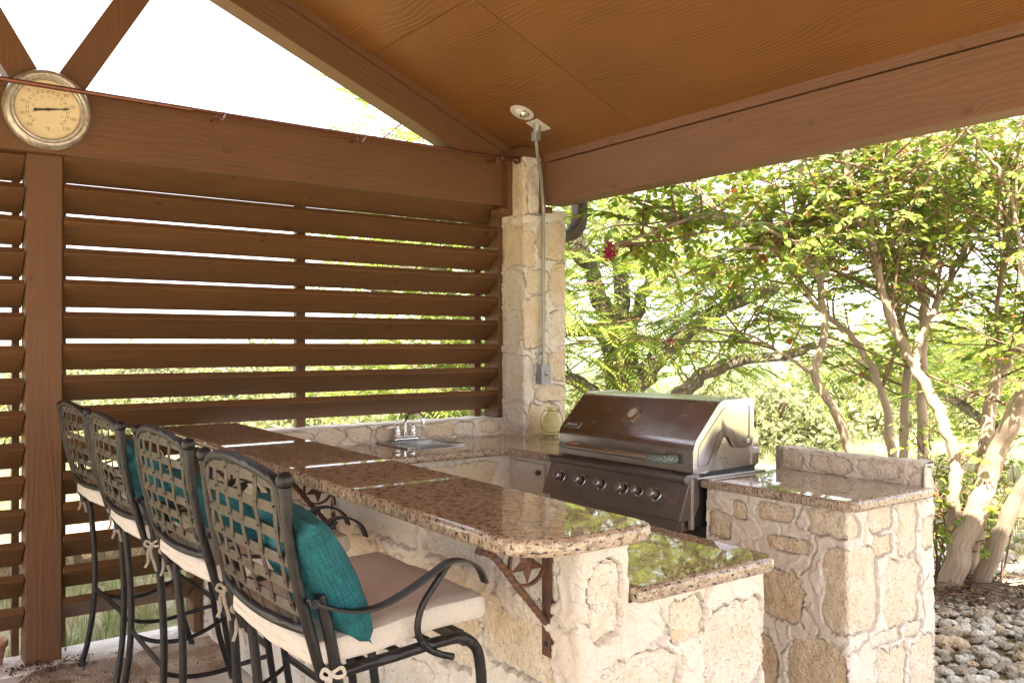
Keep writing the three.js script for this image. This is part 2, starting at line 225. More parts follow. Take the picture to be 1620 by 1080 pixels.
// ------------------------------------------------------------------ stone masonry with smeared mortar
// path: corner points [x, z], outside on the right-hand side looking down (outward = (-dz, dx)); stones in (u along path, v height)
function masonry(parent, { path, y0, y1, res = 0.006, top = () => 1e9, stones, seed = 1, thick = 0.009, rc = 0.016, tag = 'stone' }) {
  const cum = [0]; for (let i = 1; i < path.length; i++) cum.push(cum[i - 1] + Math.hypot(path[i][0] - path[i - 1][0], path[i][1] - path[i - 1][1]));
  const Lw = cum[cum.length - 1], dirs = []; for (let i = 1; i < path.length; i++) { const l = cum[i] - cum[i - 1]; dirs.push([(path[i][0] - path[i - 1][0]) / l, (path[i][1] - path[i - 1][1]) / l]); }
  const pt = (i, u) => [path[i][0] + dirs[i][0] * (u - cum[i]), path[i][1] + dirs[i][1] * (u - cum[i])];
  function P(u, v, h) {
    let i = 0; while (i < dirs.length - 1 && u > cum[i + 1]) i++;
    let p = pt(i, u), n = [-dirs[i][1], dirs[i][0]];
    for (let c = 1; c < dirs.length; c++) { const du = u - cum[c]; if (Math.abs(du) < rc) { const t = (du + rc) / (2 * rc), A = pt(c - 1, cum[c] - rc), C = path[c], B = pt(c, cum[c] + rc), w = [(1 - t) * (1 - t), 2 * t * (1 - t), t * t];
      p = [A[0] * w[0] + C[0] * w[1] + B[0] * w[2], A[1] * w[0] + C[1] * w[1] + B[1] * w[2]]; const n0 = [-dirs[c - 1][1], dirs[c - 1][0]], n1 = [-dirs[c][1], dirs[c][0]]; n = [mix(n0[0], n1[0], t), mix(n0[1], n1[1], t)]; const l = Math.hypot(...n); n = [n[0] / l, n[1] / l]; } }
    return [p[0] + n[0] * h, v, p[1] + n[1] * h];
  }
  const so = seed * 17.3;
  for (const s of stones) { s.s = (s.s ?? 0) + seed * 3.7 + s.u * 5; s.h ??= mix(0.001, 0.006, 0.5 + 0.5 * Math.sin(s.s * 12.9)); s.n ??= 5; s.j ??= 0.15; s.rmax = 1.5 * Math.max(s.a, s.b); }
  const rad = (s, th) => { const c = Math.cos(th), n = Math.sin(th), e = s.n, q = th / 6.2831853 * 16; return Math.pow(Math.pow(Math.abs(c) / s.a, e) + Math.pow(Math.abs(n) / s.b, e), -1 / e) * (1 + s.j * (pn(q / 2, s.s, 8) + 0.7 * pn(q, s.s + 9.4, 16) + 0.5 * pn(q * 2, s.s + 4.2, 32) + 0.4 * pn(q * 4, s.s + 7.7, 64))); };
  const rough = (u, v) => 0.0045 * fbm(u * 16 + so, v * 16, 3) + 0.0022 * pn(u * 70, v * 70 + so);
  const stH = (s, u, v) => s.h + rough(u, v) * 1.3;
  const moH = (u, v) => { const q = fbm(u * 5 + so + 0.3 * pn(u * 9, v * 9 + so), v * 5 + so, 3) * 3.2, f = q - Math.floor(q); return thick + 0.007 * fbm(u * 4 + so, v * 4, 2) + 0.0072 * sst(0, 0.07, f) * Math.pow(1 - f, 0.8) + 0.0022 * fbm(u * 34, v * 34 + so, 2); };
  // mortar
  const us = []; for (let c = 0; c < dirs.length; c++) { const k = Math.max(2, Math.round((cum[c + 1] - cum[c]) / res)); for (let i = c ? 1 : 0; i <= k; i++) us.push(cum[c] + (cum[c + 1] - cum[c]) * i / k); }
  const nv = Math.max(2, Math.round((y1 - y0) / res)), pos = [], uv = [], id = new Int32Array(us.length * (nv + 1)).fill(-1), deep = new Uint8Array(us.length * (nv + 1)), idx = [];
  for (let i = 0; i < us.length; i++) for (let j = 0; j <= nv; j++) {
    const u = us[i], v = y0 + (y1 - y0) * j / nv; let d = 9, S = null;
    for (const s of stones) { const dx = u - s.u, dy = v - s.v; if (Math.abs(dx) > s.rmax || Math.abs(dy) > s.rmax) continue; const q = Math.hypot(dx, dy) - rad(s, Math.atan2(dy, dx)); if (q < d) { d = q; S = s; } }
    let h = moH(u, v);
    if (S) {
      const st = stH(S, u, v), g = pn(u * 9 + so, v * 9 + 3.3) + 0.4 * pn(u * 26, v * 26 + so), crack = g > -0.35;
      if (d < -0.005) { h = st - 0.014; } else if (d < 0.0055 * (0.6 + g)) h = crack ? Math.min(st, 0) - 0.02 : Math.min(h, st + 0.001);
      else h = crack ? mix(st + 0.006, h, sst(0, 0.012, d)) : mix(st + 0.0005, h, sst(0, 0.035, d));
      if (d < -0.03) deep[i * (nv + 1) + j] = 1;
    }
    const g2 = pn(u * 4 + so + 50, v * 4 + 1.7) + 0.35 * pn(u * 13, v * 13 + so); if (Math.abs(g2) < 0.03 && d > 0.01 && pn(u * 2.3 + so, v * 2.3) > -0.05) h -= 0.016;
    const p = P(u, v, h); id[i * (nv + 1) + j] = pos.length / 3; pos.push(...p); uv.push(u + so, v);
  }
  for (let i = 0; i < us.length - 1; i++) { const tp = top((us[i] + us[i + 1]) / 2); for (let j = 0; j < nv; j++) { if (y0 + (y1 - y0) * (j + 0.5) / nv > tp) continue;
    const a = i * (nv + 1) + j, b = a + nv + 1; if (deep[a] && deep[b] && deep[a + 1] && deep[b + 1]) continue; idx.push(a, b, a + 1, b, b + 1, a + 1); } }
  let g = new THREE.BufferGeometry(); g.setAttribute('position', new THREE.Float32BufferAttribute(pos, 3)); g.setAttribute('uv', new THREE.Float32BufferAttribute(uv, 2)); g.setIndex(idx); g.computeVertexNormals();
  part(parent, 'mortar', g, mortarM);
  for (const s of stones) {
    const st = Math.max(0.008, Math.max(s.a, s.b) / 15), A = s.a * 1.25, B = s.b * 1.25, cs = cum.slice(1, -1).filter(c => Math.abs(c - s.u) < A), ux = new Set(), uu = [];
    for (let x = s.u - A; x <= s.u + A + 1e-6; x += st) uu.push(x); for (const c of cs) { for (const k of [-1, -0.5, 0, 0.5, 1]) uu.push(c + k * rc); } uu.sort((a, b) => a - b);
    const vv = []; for (let y = s.v - B; y <= s.v + B + 1e-6; y += st) vv.push(y);
    const ps = [], uvs = [], out = [], ix = [];
    for (const u0 of uu) for (const v0 of vv) {
      let u = u0, v = v0; const dx = u - s.u, dy = v - s.v, q = Math.hypot(dx, dy), r0 = rad(s, Math.atan2(dy, dx)) - 0.0005; let o = 0, e = q / r0;
      if (q > r0) { u = s.u + dx * r0 / q; v = s.v + dy * r0 / q; o = 1; e = 1; }
      u = clamp(u, 0.001, Lw - 0.001); v = clamp(v, y0, Math.min(y1, top(clamp(u, 0, Lw))) - 0.002);
      ps.push(...P(u, v, stH(s, u, v) - 0.006 * Math.pow(e, 8))); uvs.push(u + s.s, v + s.s * 0.7); out.push(o);
    }
    const m = vv.length; for (let i = 0; i < uu.length - 1; i++) for (let j = 0; j < m - 1; j++) { const a = i * m + j, b = a + m; if (out[a] && out[b] && out[a + 1] && out[b + 1]) continue; ix.push(a, b, a + 1, b, b + 1, a + 1); }
    const gs = new THREE.BufferGeometry(); gs.setAttribute('position', new THREE.Float32BufferAttribute(ps, 3)); gs.setAttribute('uv', new THREE.Float32BufferAttribute(uvs, 2)); gs.setIndex(ix); gs.computeVertexNormals();
    part(parent, tag, gs, stoneM[s.c ?? Math.abs(Math.round(s.s * 7)) % 2]);
  }
}
const ST = (u0, u1, v0, v1, c, o = {}) => ({ u: (u0 + u1) / 2, v: (v0 + v1) / 2, a: (u1 - u0) / 2, b: (v1 - v0) / 2, c, ...o });
function courses(u0, u1, v0, v1, hs, ws, seed, cols = [0, 1, 3], gap = 0.035) { // irregular courses of stones
  const f = rnd(seed), out = []; let v = v0;
  while (v < v1 - 0.04) { let h = rr(hs[0], hs[1], f); if (v + h > v1 - 0.05) h = v1 - v; let u = u0 - rr(0, ws[0], f);
    while (u < u1) { const w = rr(ws[0], ws[1], f), a = Math.max(u + gap * rr(0.3, 0.8, f), u0 + 0.004), b = Math.min(u + w - gap * rr(0.3, 0.8, f), u1 - 0.004);
      if (b - a > 0.06) { const two = h > 0.2 && f() < 0.4, c = () => cols[Math.floor(f() * cols.length)];
        if (two) { const k = v + h * rr(0.35, 0.65, f); out.push(ST(a, b, v + gap * 0.5, k - gap * 0.5, c()), ST(a, b, k + gap * 0.5, v + h - gap * 0.5, c())); }
        else out.push(ST(a, b, v + gap * rr(0.3, 0.8, f), v + h - gap * rr(0.3, 0.8, f), c())); }
      u += w; }
    v += h; }
  return out;
}

// ------------------------------------------------------------------ ground and terrain
const gmap = tex(1024, 1024, [6, 6], (u, v) => { const a = sst(-0.3, 0.35, fbm(u * 8, v * 8, 5, 8, 8)), b = sst(0.0, 0.4, fbm(u * 20 + 3, v * 20, 4, 20, 20)), g = 0.85 + 0.3 * pn(u * 200, v * 200, 200, 200); return [0, 1, 2].map(i => mix(mix([0.40, 0.33, 0.19][i], [0.24, 0.24, 0.09][i], a), [0.46, 0.40, 0.29][i], b * 0.5) * g); });
const groundM = std({ map: gmap, roughness: 1 });
{
  const pos = [], uv = [], idx = [], nr = 90, na = 120;
  const H = (x, z) => { const r = Math.hypot(x, z), a = Math.atan2(z, x); let y = -0.11; y -= 5.5 * sst(14, 110, r); y += 0.05 * fbm(x * 0.3 + 40, z * 0.3 + 40, 3) * sst(4, 9, r);
    y += (20 + 13 * fbm(a * 4 + 9, 3.3, 3) + 5 * fbm(x * 0.02 + 50, z * 0.02 + 50, 3)) * sst(300, 900, r); y += 12 * fbm(a * 7 + 20, 8.1, 3) * sst(900, 1500, r) + 10 * sst(900, 1500, r); return y; };
  for (let i = 0; i <= nr; i++) { const r = i === 0 ? 0 : 0.6 * Math.pow(1900 / 0.6, (i - 1) / (nr - 1)); for (let k = 0; k <= na; k++) { const a = k / na * 6.2831853, x = r * Math.cos(a) + 1, z = r * Math.sin(a) - 3; pos.push(x, H(x, z), z); uv.push(x, z); } }
  for (let i = 0; i < nr; i++) for (let k = 0; k < na; k++) { const a = i * (na + 1) + k, b = a + na + 1; idx.push(a, a + 1, b, b, a + 1, b + 1); }
  const g = new THREE.BufferGeometry(); g.setAttribute('position', new THREE.Float32BufferAttribute(pos, 3)); g.setAttribute('uv', new THREE.Float32BufferAttribute(uv, 2)); g.setIndex(idx); g.computeVertexNormals();
  const m = part(scene, 'ground', g, groundM); m.userData.kind = 'structure'; scene.userData.H = H;
}
// flagstone floor: setting slab with its stones
const flagTex = tex(512, 512, [0.9, 0.9], (u, v) => { const a = sst(-0.3, 0.35, fbm(u * 5, v * 5, 5, 5, 5)), b = sst(0.1, 0.5, fbm(u * 9 + 2, v * 9, 4, 9, 9)), g = 0.9 + 0.2 * pn(u * 90, v * 90, 90, 90); return [0, 1, 2].map(i => mix(mix([0.34, 0.215, 0.13][i], [0.54, 0.42, 0.31][i], a), [0.26, 0.135, 0.06][i], b) * g); });
const flagM = [std({ map: flagTex, bumpMap: stoneBump, bumpScale: 0.03, roughness: 0.85 }), std({ map: flagTex, color: L3(1.15, 1.2, 1.3), bumpMap: stoneBump, bumpScale: 0.012, roughness: 0.85 })];
{
  const fl = new THREE.Group(); fl.name = 'floor'; fl.userData.kind = 'structure'; scene.add(fl);
  part(fl, 'mortar_bed', uvm(box(-2.7, 3.62, -0.3, -0.008, -4.72, 3.4, 0, 0.01)), mortarM);
  part(fl, 'edge_kerb', box(-2.7, 3.6, -0.3, 0.004, -4.74, -4.46, 0, 0.02), std({ map: mortarMap, bumpMap: stoneBump, bumpScale: 0.012, roughness: 0.9, color: L3(1.05, 1.05, 1.1) }));
  const f = rnd(5), cell = 0.52;
  for (let iz = 0; iz < 15; iz++) for (let ix = 0; ix < 8; ix++) {
    const cx = -2.4 + ix * cell + (iz % 2) * cell / 2 + rr(-0.05, 0.05, f), cz = -4.2 + iz * cell + rr(-0.05, 0.05, f); if (cx > 1.3 && cz > -4.5 && cx < 3.6 && cz < -1.4) continue; if (cx > 3.3) continue;
    const n = 9, pts = [], s = f() * 50; for (let k = 0; k < 26; k++) { const t = k / 26 * 6.2831853, r = 0.262 * Math.pow(Math.pow(Math.abs(Math.cos(t)), 4) + Math.pow(Math.abs(Math.sin(t)), 4), -0.25) * (0.96 + 0.12 * pn(k / 26 * n, s, n) + 0.05 * pn(k / 26 * 13, s + 3, 13)); pts.push([cx + r * Math.cos(t), -(cz + r * Math.sin(t))]); }
    const g = plate(pts, 0.03, 0.006, 1); g.rotateX(-Math.PI / 2); g.translate(0, -0.036 + rr(-0.003, 0.003, f), 0); part(fl, 'flagstone', uvm(toCreasedNormals(g, 0.5), 0, s, s), flagM[Math.floor(f() * 1.5)]);
  }
}

// ------------------------------------------------------------------ pavilion: posts, beams, roof
const ZL = -4.545, S = 5 / 12, ceilY = x => 2.676 + S * (3.442 - x), RX = 0.66, MIR = x => 2 * RX - x;
const pav = thing('pavilion', 'open brown timber pavilion with sloped panelled ceiling, posts, beams and gable truss over the kitchen', 'pavilion');
const ang = Math.atan(S);
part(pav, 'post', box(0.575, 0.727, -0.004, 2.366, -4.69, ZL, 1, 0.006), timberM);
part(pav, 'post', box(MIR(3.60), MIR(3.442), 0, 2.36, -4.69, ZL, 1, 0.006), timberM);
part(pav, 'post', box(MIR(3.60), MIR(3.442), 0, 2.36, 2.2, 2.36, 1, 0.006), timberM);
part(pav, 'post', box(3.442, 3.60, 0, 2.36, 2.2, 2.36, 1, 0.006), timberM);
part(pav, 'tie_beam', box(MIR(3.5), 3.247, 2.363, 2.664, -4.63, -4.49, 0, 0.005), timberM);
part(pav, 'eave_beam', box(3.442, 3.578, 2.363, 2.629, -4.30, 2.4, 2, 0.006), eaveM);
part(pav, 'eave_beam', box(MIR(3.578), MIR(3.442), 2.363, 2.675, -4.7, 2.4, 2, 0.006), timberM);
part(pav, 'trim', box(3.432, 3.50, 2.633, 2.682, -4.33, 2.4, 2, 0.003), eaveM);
part(pav, 'beam_casing', [box(3.2475, 3.2835, 2.30, 2.668, -4.62, -4.435, 1, 0.003), box(3.19, 3.2845, 2.306, 2.34, -4.545, -4.437, 0, 0.003)], timberM);
part(pav, 'column_cap', box(3.262, 3.428, 2.655, 2.712, -4.60, -4.302, 2, 0.003), timberM);
part(pav, 'beam_casing', [box(3.40, 3.437, 2.30, 2.64, -4.312, -4.290, 1, 0.003), box(3.402, 3.50, 2.318, 2.356, -4.325, -4.300, 0, 0.003)], timberM);
// sloping members of the gable, both sides
for (const s of [1, -1]) {
  const L = 3.05 / Math.cos(ang), mk = (name, w, d, off, z0, z1, len = L, start = 0) => { // along the slope, below the ceiling plane by off
    const g = box(start, len, -off - d, -off, z0, z1, 0, 0.005); g.rotateZ(-ang); if (s < 0) g.scale(-1, 1, 1); g.translate(RX, ceilY(RX), 0);
    if (s < 0) { const p = g.attributes.position; for (let i = 0; i < p.count; i += 3) for (const at of Object.values(g.attributes)) { const k = at.itemSize; for (let c = 0; c < k; c++) { const a = at.array[(i + 1) * k + c]; at.array[(i + 1) * k + c] = at.array[(i + 2) * k + c]; at.array[(i + 2) * k + c] = a; } } }
    return part(pav, name, g, timberM); };
  mk('rake_beam', 0, 0.17, 0.03, -4.64, -4.50, 2.77 / Math.cos(ang));
  mk('trim', 0, 0.045, -0.002, -4.64, -4.472, 2.77 / Math.cos(ang));
}
// V struts of the truss
for (const s of [1, -1]) { const a = V(RX + s * 0.06, 2.645, -4.565), b = V(RX + s * 0.62, 3.60, -4.565), g = strap([a, b], 0.128, 0.12, V(0, 0, 1)); part(pav, 'strut', uvm(g, 1, 3 * s, 1), timberM); }
// fibre cement sheets of the ceiling, boarded along the eaves; seams are real gaps
{
  const zs = [-4.52, -3.46, -1.02, 1.42, 3.0], w = 1.217;
  for (const s of [1, -1]) for (let i = 0; i < 4; i++) for (let k = 0; k < 3; k++) {
    let a = k * w, b = Math.min((k + 1) * w, 2.80 / Math.cos(ang) + 0.0); if (i % 2 === 1 && k === 0) b = w; const g = new THREE.BoxGeometry(b - a - 0.0035, 0.012, zs[i + 1] - zs[i] - 0.0035, 2, 1, 2);
    const x0 = 2.782 / Math.cos(ang) - (a + b) / 2; g.translate(x0, 0.006, (zs[i] + zs[i + 1]) / 2); let gg = uvm(g, 2, i * 1.37 + s, k * 0.7 + i * 0.31);
    gg.rotateZ(-ang); if (s < 0) { gg.rotateY(Math.PI); gg.translate(0, 0, zs[i] + zs[i + 1]); } gg.translate(RX, ceilY(RX), 0); part(pav, 'ceiling_sheet', gg, ceilM);
  }
  const roofM = std({ color: L3(0.20, 0.19, 0.18), map: ironMap, roughness: 0.6, metalness: 0.2 });
  for (const s of [1, -1]) { const g = box(0, (3.78 - RX) / Math.cos(ang), 0.0135, 0.17, -5.0, 3.2, 2, 0.004); g.rotateZ(-ang); if (s < 0) { g.rotateY(Math.PI); g.translate(0, 0, -1.8); } g.translate(RX, ceilY(RX), 0); part(pav, 'roof', g, roofM); }
  const gut = [[0, 0], [0.09, 0], [0.09, 0.09], [0.085, 0.09], [0.085, 0.006], [0.006, 0.006], [0.006, 0.09], [0, 0.09]];
  part(pav, 'gutter', sweep([V(3.83, 2.50, -5.0), V(3.83, 2.50, 3.2)], gut.map(([a, b]) => [a - 0.045, b - 0.03]), { up: V(0, 1, 0), crease: 0.3 }), std({ color: L3(0.09, 0.05, 0.03), roughness: 0.5, metalness: 0.2 }));
}
// downspout with ribbed elbow behind the column
{
  const m = std({ color: L3(0.115, 0.085, 0.065), roughness: 0.5, metalness: 0.25 }), d = thing('downspout', 'brown ribbed downspout elbow curving under the eave beam behind the stone column', 'downspout');
  const p = [V(3.83, 2.50, -4.42), V(3.83, 2.36, -4.42), V(3.82, 2.29, -4.42), V(3.785, 2.235, -4.42), V(3.73, 2.205, -4.42), V(3.60, 2.17, -4.42)];
  const c = curve(p, 60); const pr = []; for (let i = 0; i < 28; i++) { const t = i / 28 * 6.2831853, e = Math.pow(Math.pow(Math.abs(Math.cos(t)), 5) + Math.pow(Math.abs(Math.sin(t)), 5), -0.2); pr.push([e * 0.040 * Math.cos(t), e * 0.052 * Math.sin(t)]); }
  part(d, 'elbow', sweep(c, pr, { up: V(0, 0, 1), crease: 0.7, scale: t => 1 + (t > 0.25 && t < 0.75 ? 0.035 * Math.sin(t * 130) : 0) }), m);
  part(d, 'pipe', box(3.66, 3.74, -0.1, 2.2, -4.80, -4.70, 1, 0.01), m); part(d, 'pipe', sweep([V(3.60, 2.17, -4.42), V(3.70, 2.10, -4.75)], rect(0.08, 0.1), { up: V(0, 1, 0) }), m);
}

// ------------------------------------------------------------------ louvre screens
{
  const th = 39 * Math.PI / 180, slatGeo = (x0, x1, k) => {
    const yt = 1.49 + 0.15 * k + rr(-0.003, 0.003), g = box(x0, x1, -0.038, 0, -0.163, 0, 0, 0.004); g.rotateX(-th + rr(-0.012, 0.012)); g.rotateZ(rr(-0.0008, 0.0008)); g.translate(0, yt, -4.560); return g; };
  // inner top corner after the turn lies at the origin; outer edge lower
  const sc = thing('louvre_screen', 'wide brown louvred timber screen of slanted slats between the post and the stone column', 'louvre screen');
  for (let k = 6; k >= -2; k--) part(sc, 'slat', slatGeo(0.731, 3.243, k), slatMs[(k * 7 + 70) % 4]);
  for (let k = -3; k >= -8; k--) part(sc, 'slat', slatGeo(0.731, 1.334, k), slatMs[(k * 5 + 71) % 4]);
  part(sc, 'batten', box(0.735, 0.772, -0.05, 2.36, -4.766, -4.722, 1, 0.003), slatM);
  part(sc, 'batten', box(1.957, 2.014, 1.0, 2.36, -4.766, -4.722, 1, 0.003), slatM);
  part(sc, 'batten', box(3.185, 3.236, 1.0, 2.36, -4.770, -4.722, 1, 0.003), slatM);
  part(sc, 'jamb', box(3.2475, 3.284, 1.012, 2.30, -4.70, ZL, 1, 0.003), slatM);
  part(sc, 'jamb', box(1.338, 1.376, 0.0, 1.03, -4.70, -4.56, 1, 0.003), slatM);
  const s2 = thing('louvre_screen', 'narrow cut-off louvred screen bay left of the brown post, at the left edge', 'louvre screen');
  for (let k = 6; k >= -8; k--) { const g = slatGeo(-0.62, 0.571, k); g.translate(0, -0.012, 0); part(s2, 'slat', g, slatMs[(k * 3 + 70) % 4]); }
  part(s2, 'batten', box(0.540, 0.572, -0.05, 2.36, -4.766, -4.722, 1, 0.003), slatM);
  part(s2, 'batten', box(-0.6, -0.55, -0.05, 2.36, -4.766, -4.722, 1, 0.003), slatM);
}

// ------------------------------------------------------------------ stone column
{
  const col = thing('stone_column', 'tall pale limestone column with smeared mortar between the louvre screen and the garden opening', 'column');
  const path = [[3.285, -4.66], [3.285, -4.32], [3.625, -4.32], [3.625, -4.66]];
  const W = 0.34, st = [
    ST(0.16, 0.36, 0.915, 1.075, 3), ST(0.37, 0.60, 0.92, 1.10, 0), ST(0.615, 0.70, 0.93, 1.12, 1), ST(0.08, 0.15, 0.92, 1.06, 3),
    ST(0.08, 0.42, 1.12, 1.42, 3, { n: 4 }), ST(0.44, 0.68, 1.12, 1.22, 0), ST(0.54, 0.69, 1.25, 1.44, 0), ST(0.44, 0.53, 1.24, 1.42, 1),
    ST(0.10, 0.30, 1.47, 1.66, 3), ST(0.31, 0.50, 1.46, 1.78, 0), ST(0.53, 0.69, 1.47, 1.70, 3), ST(0.12, 0.34, 1.69, 1.95, 3),
    ST(0.36, 0.53, 1.80, 1.95, 1), ST(0.545, 0.69, 1.73, 2.0, 0), ST(0.10, 0.42, 1.98, 2.24, 0), ST(0.44, 0.69, 2.02, 2.26, 0), ST(0.16, 0.36, 2.28, 2.64, 0), ST(0.37, 0.48, 2.30, 2.6, 3)];
  masonry(col, { path, y0: 0.905, y1: 2.67, res: 0.0055, top: u => u > 0.47 ? 2.34 : 9, stones: st, seed: 3, thick: 0.004, rc: 0.018 });
  part(col, 'core', [box(3.292, 3.615, -0.1, 2.30, -4.655, -4.34, 1, 0.01), box(3.292, 3.42, 2.28, 2.66, -4.655, -4.34, 1, 0.01)], mortarM);
}

// ------------------------------------------------------------------ stone counters
const xBar = z => 1.31 + 0.03 * (-1.5 - z);            // left face of the bar wall
{
  const bar = thing('bar_counter', 'long raised bar with white smeared stone wall and polished granite top above a lower counter', 'bar counter');
  const path = [[xBar(-4.70), -4.70], [1.31, -1.50], [1.957, -1.50], [1.957, -2.6]], u1 = Math.hypot(path[1][0] - path[0][0], 3.2);
  const e = u => u1 + u, st = courses(0.15, u1 - 0.42, 0.02, 1.02, [0.2, 0.3], [0.25, 0.5], 11, [3, 1, 3, 3, 3]).filter((s, i) => i % 3 !== 1);
  st.push(ST(u1 - 0.42, u1 - 0.12, 0.66, 0.80, 1), ST(u1 - 0.40, u1 - 0.12, 0.36, 0.58, 3), ST(u1 - 0.30, u1 - 0.10, 0.86, 0.99, 3), ST(u1 - 0.08, e(0.10), 0.30, 0.55, 3), ST(u1 - 0.34, u1 - 0.1, 0.06, 0.3, 0));
  st.push(ST(e(0.045), e(0.30), 0.575, 0.74, 3), ST(e(0.40), e(0.645), 0.56, 0.80, 3, { n: 4 }), ST(e(0.28), e(0.40), 0.74, 0.84, 1), ST(e(0.06), e(0.30), 0.28, 0.52, 0), ST(e(0.36), e(0.64), 0.25, 0.5, 3), ST(e(0.02), e(0.11), 0.80, 0.97, 3));
  const w = sub(bar, 'wall'); masonry(w, { path, y0: 0, y1: 1.031, res: 0.0056, top: u => u > u1 + 0.135 ? 0.871 : 9, stones: st, seed: 5, thick: 0.006, rc: 0.02 });
  part(w, 'core', [plateY([[xBar(-4.7) + 0.02, -4.7], [1.325, -1.52], [1.44, -1.52], [xBar(-4.7) + 0.14, -4.7]], 0, 1.028), plateY([[1.43, -1.52], [1.945, -1.52], [2.02, -3.9], [1.5, -4.5]], 0, 0.868)], mortarM);
  const top = roundPoly([[1.085, 1.42], [1.452, 1.42], [1.545, 4.548], [1.175, 4.548]], [0.14, 0.05, 0.004, 0.004]);
  const g = plate(top, 0.012, 0.014, 4); g.rotateX(-Math.PI / 2); g.translate(0, 1.044, 0); part(bar, 'raised_countertop', uvm(flatTop(g), 0, 0.3, 0.1), graniteM);
}
function plateY(pts, y0, y1) { const g = plate(pts.map(([x, z]) => [x, -z]), y1 - y0); g.rotateX(-Math.PI / 2); g.translate(0, y0, 0); return uvm(g); }
{
  const k = thing('kitchen_counter', 'lower granite counter run with sink, corner cabinet and stone base along louvre and grill', 'counter');
  const o = [[1.462, 1.469], [1.972, 1.469], [2.036, 3.884], [2.854, 3.884], [2.854, 3.386], [3.43, 3.386], [3.43, 4.302], [3.272, 4.302], [3.272, 4.516], [1.565, 4.516]];
  const g = plate(roundPoly(o, [0.01, 0.05, 0.01, 0.012, 0.004, 0.004, 0.004, 0.004, 0.004, 0.004]), 0.012, 0.014, 4, [[[2.385, 4.165], [2.695, 4.165], [2.695, 4.47], [2.385, 4.47]]]);
  g.rotateX(-Math.PI / 2); g.translate(0, 0.884, 0); part(k, 'countertop', uvm(flatTop(g), 0, 0.7, 0.45), graniteM);
  const w = sub(k, 'base_wall'); masonry(w, { path: [[1.46, -3.935], [2.885, -3.935]], y0: 0, y1: 0.869, res: 0.008, stones: courses(0.02, 1.41, 0.1, 0.86, [0.2, 0.34], [0.22, 0.45], 31, [0, 1, 0]), seed: 8, thick: 0.007 });
  part(w, 'core', [box(1.5, 2.32, 0, 0.866, -4.53, -3.955, 0, 0.004), box(2.76, 3.27, 0, 0.866, -4.53, -3.955, 0, 0.004), box(2.3, 2.78, 0, 0.70, -4.53, -3.955, 0, 0.004)], mortarM);
  // sill wall under the louvres
  const s = sub(k, 'backsplash'), f = rnd(77), ss = []; let u = 0.02; while (u < 1.70) { const a = rr(0.1, 0.24, f); ss.push(ST(u, Math.min(u + a, 1.73), 0.913 + rr(0, 0.01, f), 1.002 + rr(-0.006, 0.004, f), [1, 0, 3][Math.floor(f() * 3)], { n: 3.2, j: 0.2, h: rr(0.004, 0.014, f) })); u += a + rr(0.012, 0.04, f); }
  masonry(s, { path: [[1.53, -4.532], [3.285, -4.532]], y0: 0.905, y1: 1.012, res: 0.006, stones: ss, seed: 9, thick: 0.002 });
  const tp = new THREE.PlaneGeometry(1.75, 0.24, 170, 14); tp.rotateX(-Math.PI / 2); tp.translate(1.53 + 0.875, 1.010, -4.532 - 0.118); { const p = tp.attributes.position; for (let i = 0; i < p.count; i++) { const x = p.getX(i), z = p.getZ(i); p.setY(i, 1.008 + 0.008 * fbm(x * 9, z * 9, 3) - 0.012 * sst(-4.54, -4.52, z)); } } tp.computeVertexNormals();
  part(s, 'mortar_cap', uvm(tp), mortarM); part(s, 'core', box(1.53, 3.284, 0.8, 1.002, -4.76, -4.545, 0, 0.006), mortarM);
  // cabinet in the corner, facing the bar
  const c = sub(k, 'cabinet'); part(c, 'frame', [box(2.885, 3.30, 0.06, 0.868, -3.932, -3.885, 1, 0.002), box(2.885, 2.93, 0.06, 0.868, -3.60, -3.41, 1, 0.002), box(2.8865, 3.30, 0.845, 0.8675, -3.886, -3.598, 2, 0.002)], paintM);
  const dz0 = -3.888, dz1 = -3.605, dy0 = 0.10, dy1 = 0.842, fr = 0.055;
  part(c, 'door', [box(2.872, 2.892, dy0, dy1, dz0, dz0 + fr, 1, 0.003), box(2.872, 2.892, dy0, dy1, dz1 - fr, dz1, 1, 0.003), box(2.8722, 2.892, dy1 - fr, dy1 - 0.0005, dz0 + fr, dz1 - fr, 2, 0.003), box(2.8722, 2.892, dy0, dy0 + fr, dz0 + fr, dz1 - fr, 2, 0.003), box(2.880, 2.893, dy0 + fr - 0.002, dy1 - fr + 0.002, dz0 + fr - 0.002, dz1 - fr + 0.002, 1, 0.001)], paintM);
  const kn = lathe([[0, 0.026], [0.010, 0.025], [0.0145, 0.020], [0.013, 0.014], [0.006, 0.010], [0.006, 0.003], [0.010, 0], [0, 0]], 20); kn.rotateZ(Math.PI / 2); kn.translate(2.872, 0.798, -3.637); part(c, 'knob', kn, std({ color: L3(0.10, 0.065, 0.045), metalness: 0.8, roughness: 0.35 }));
}
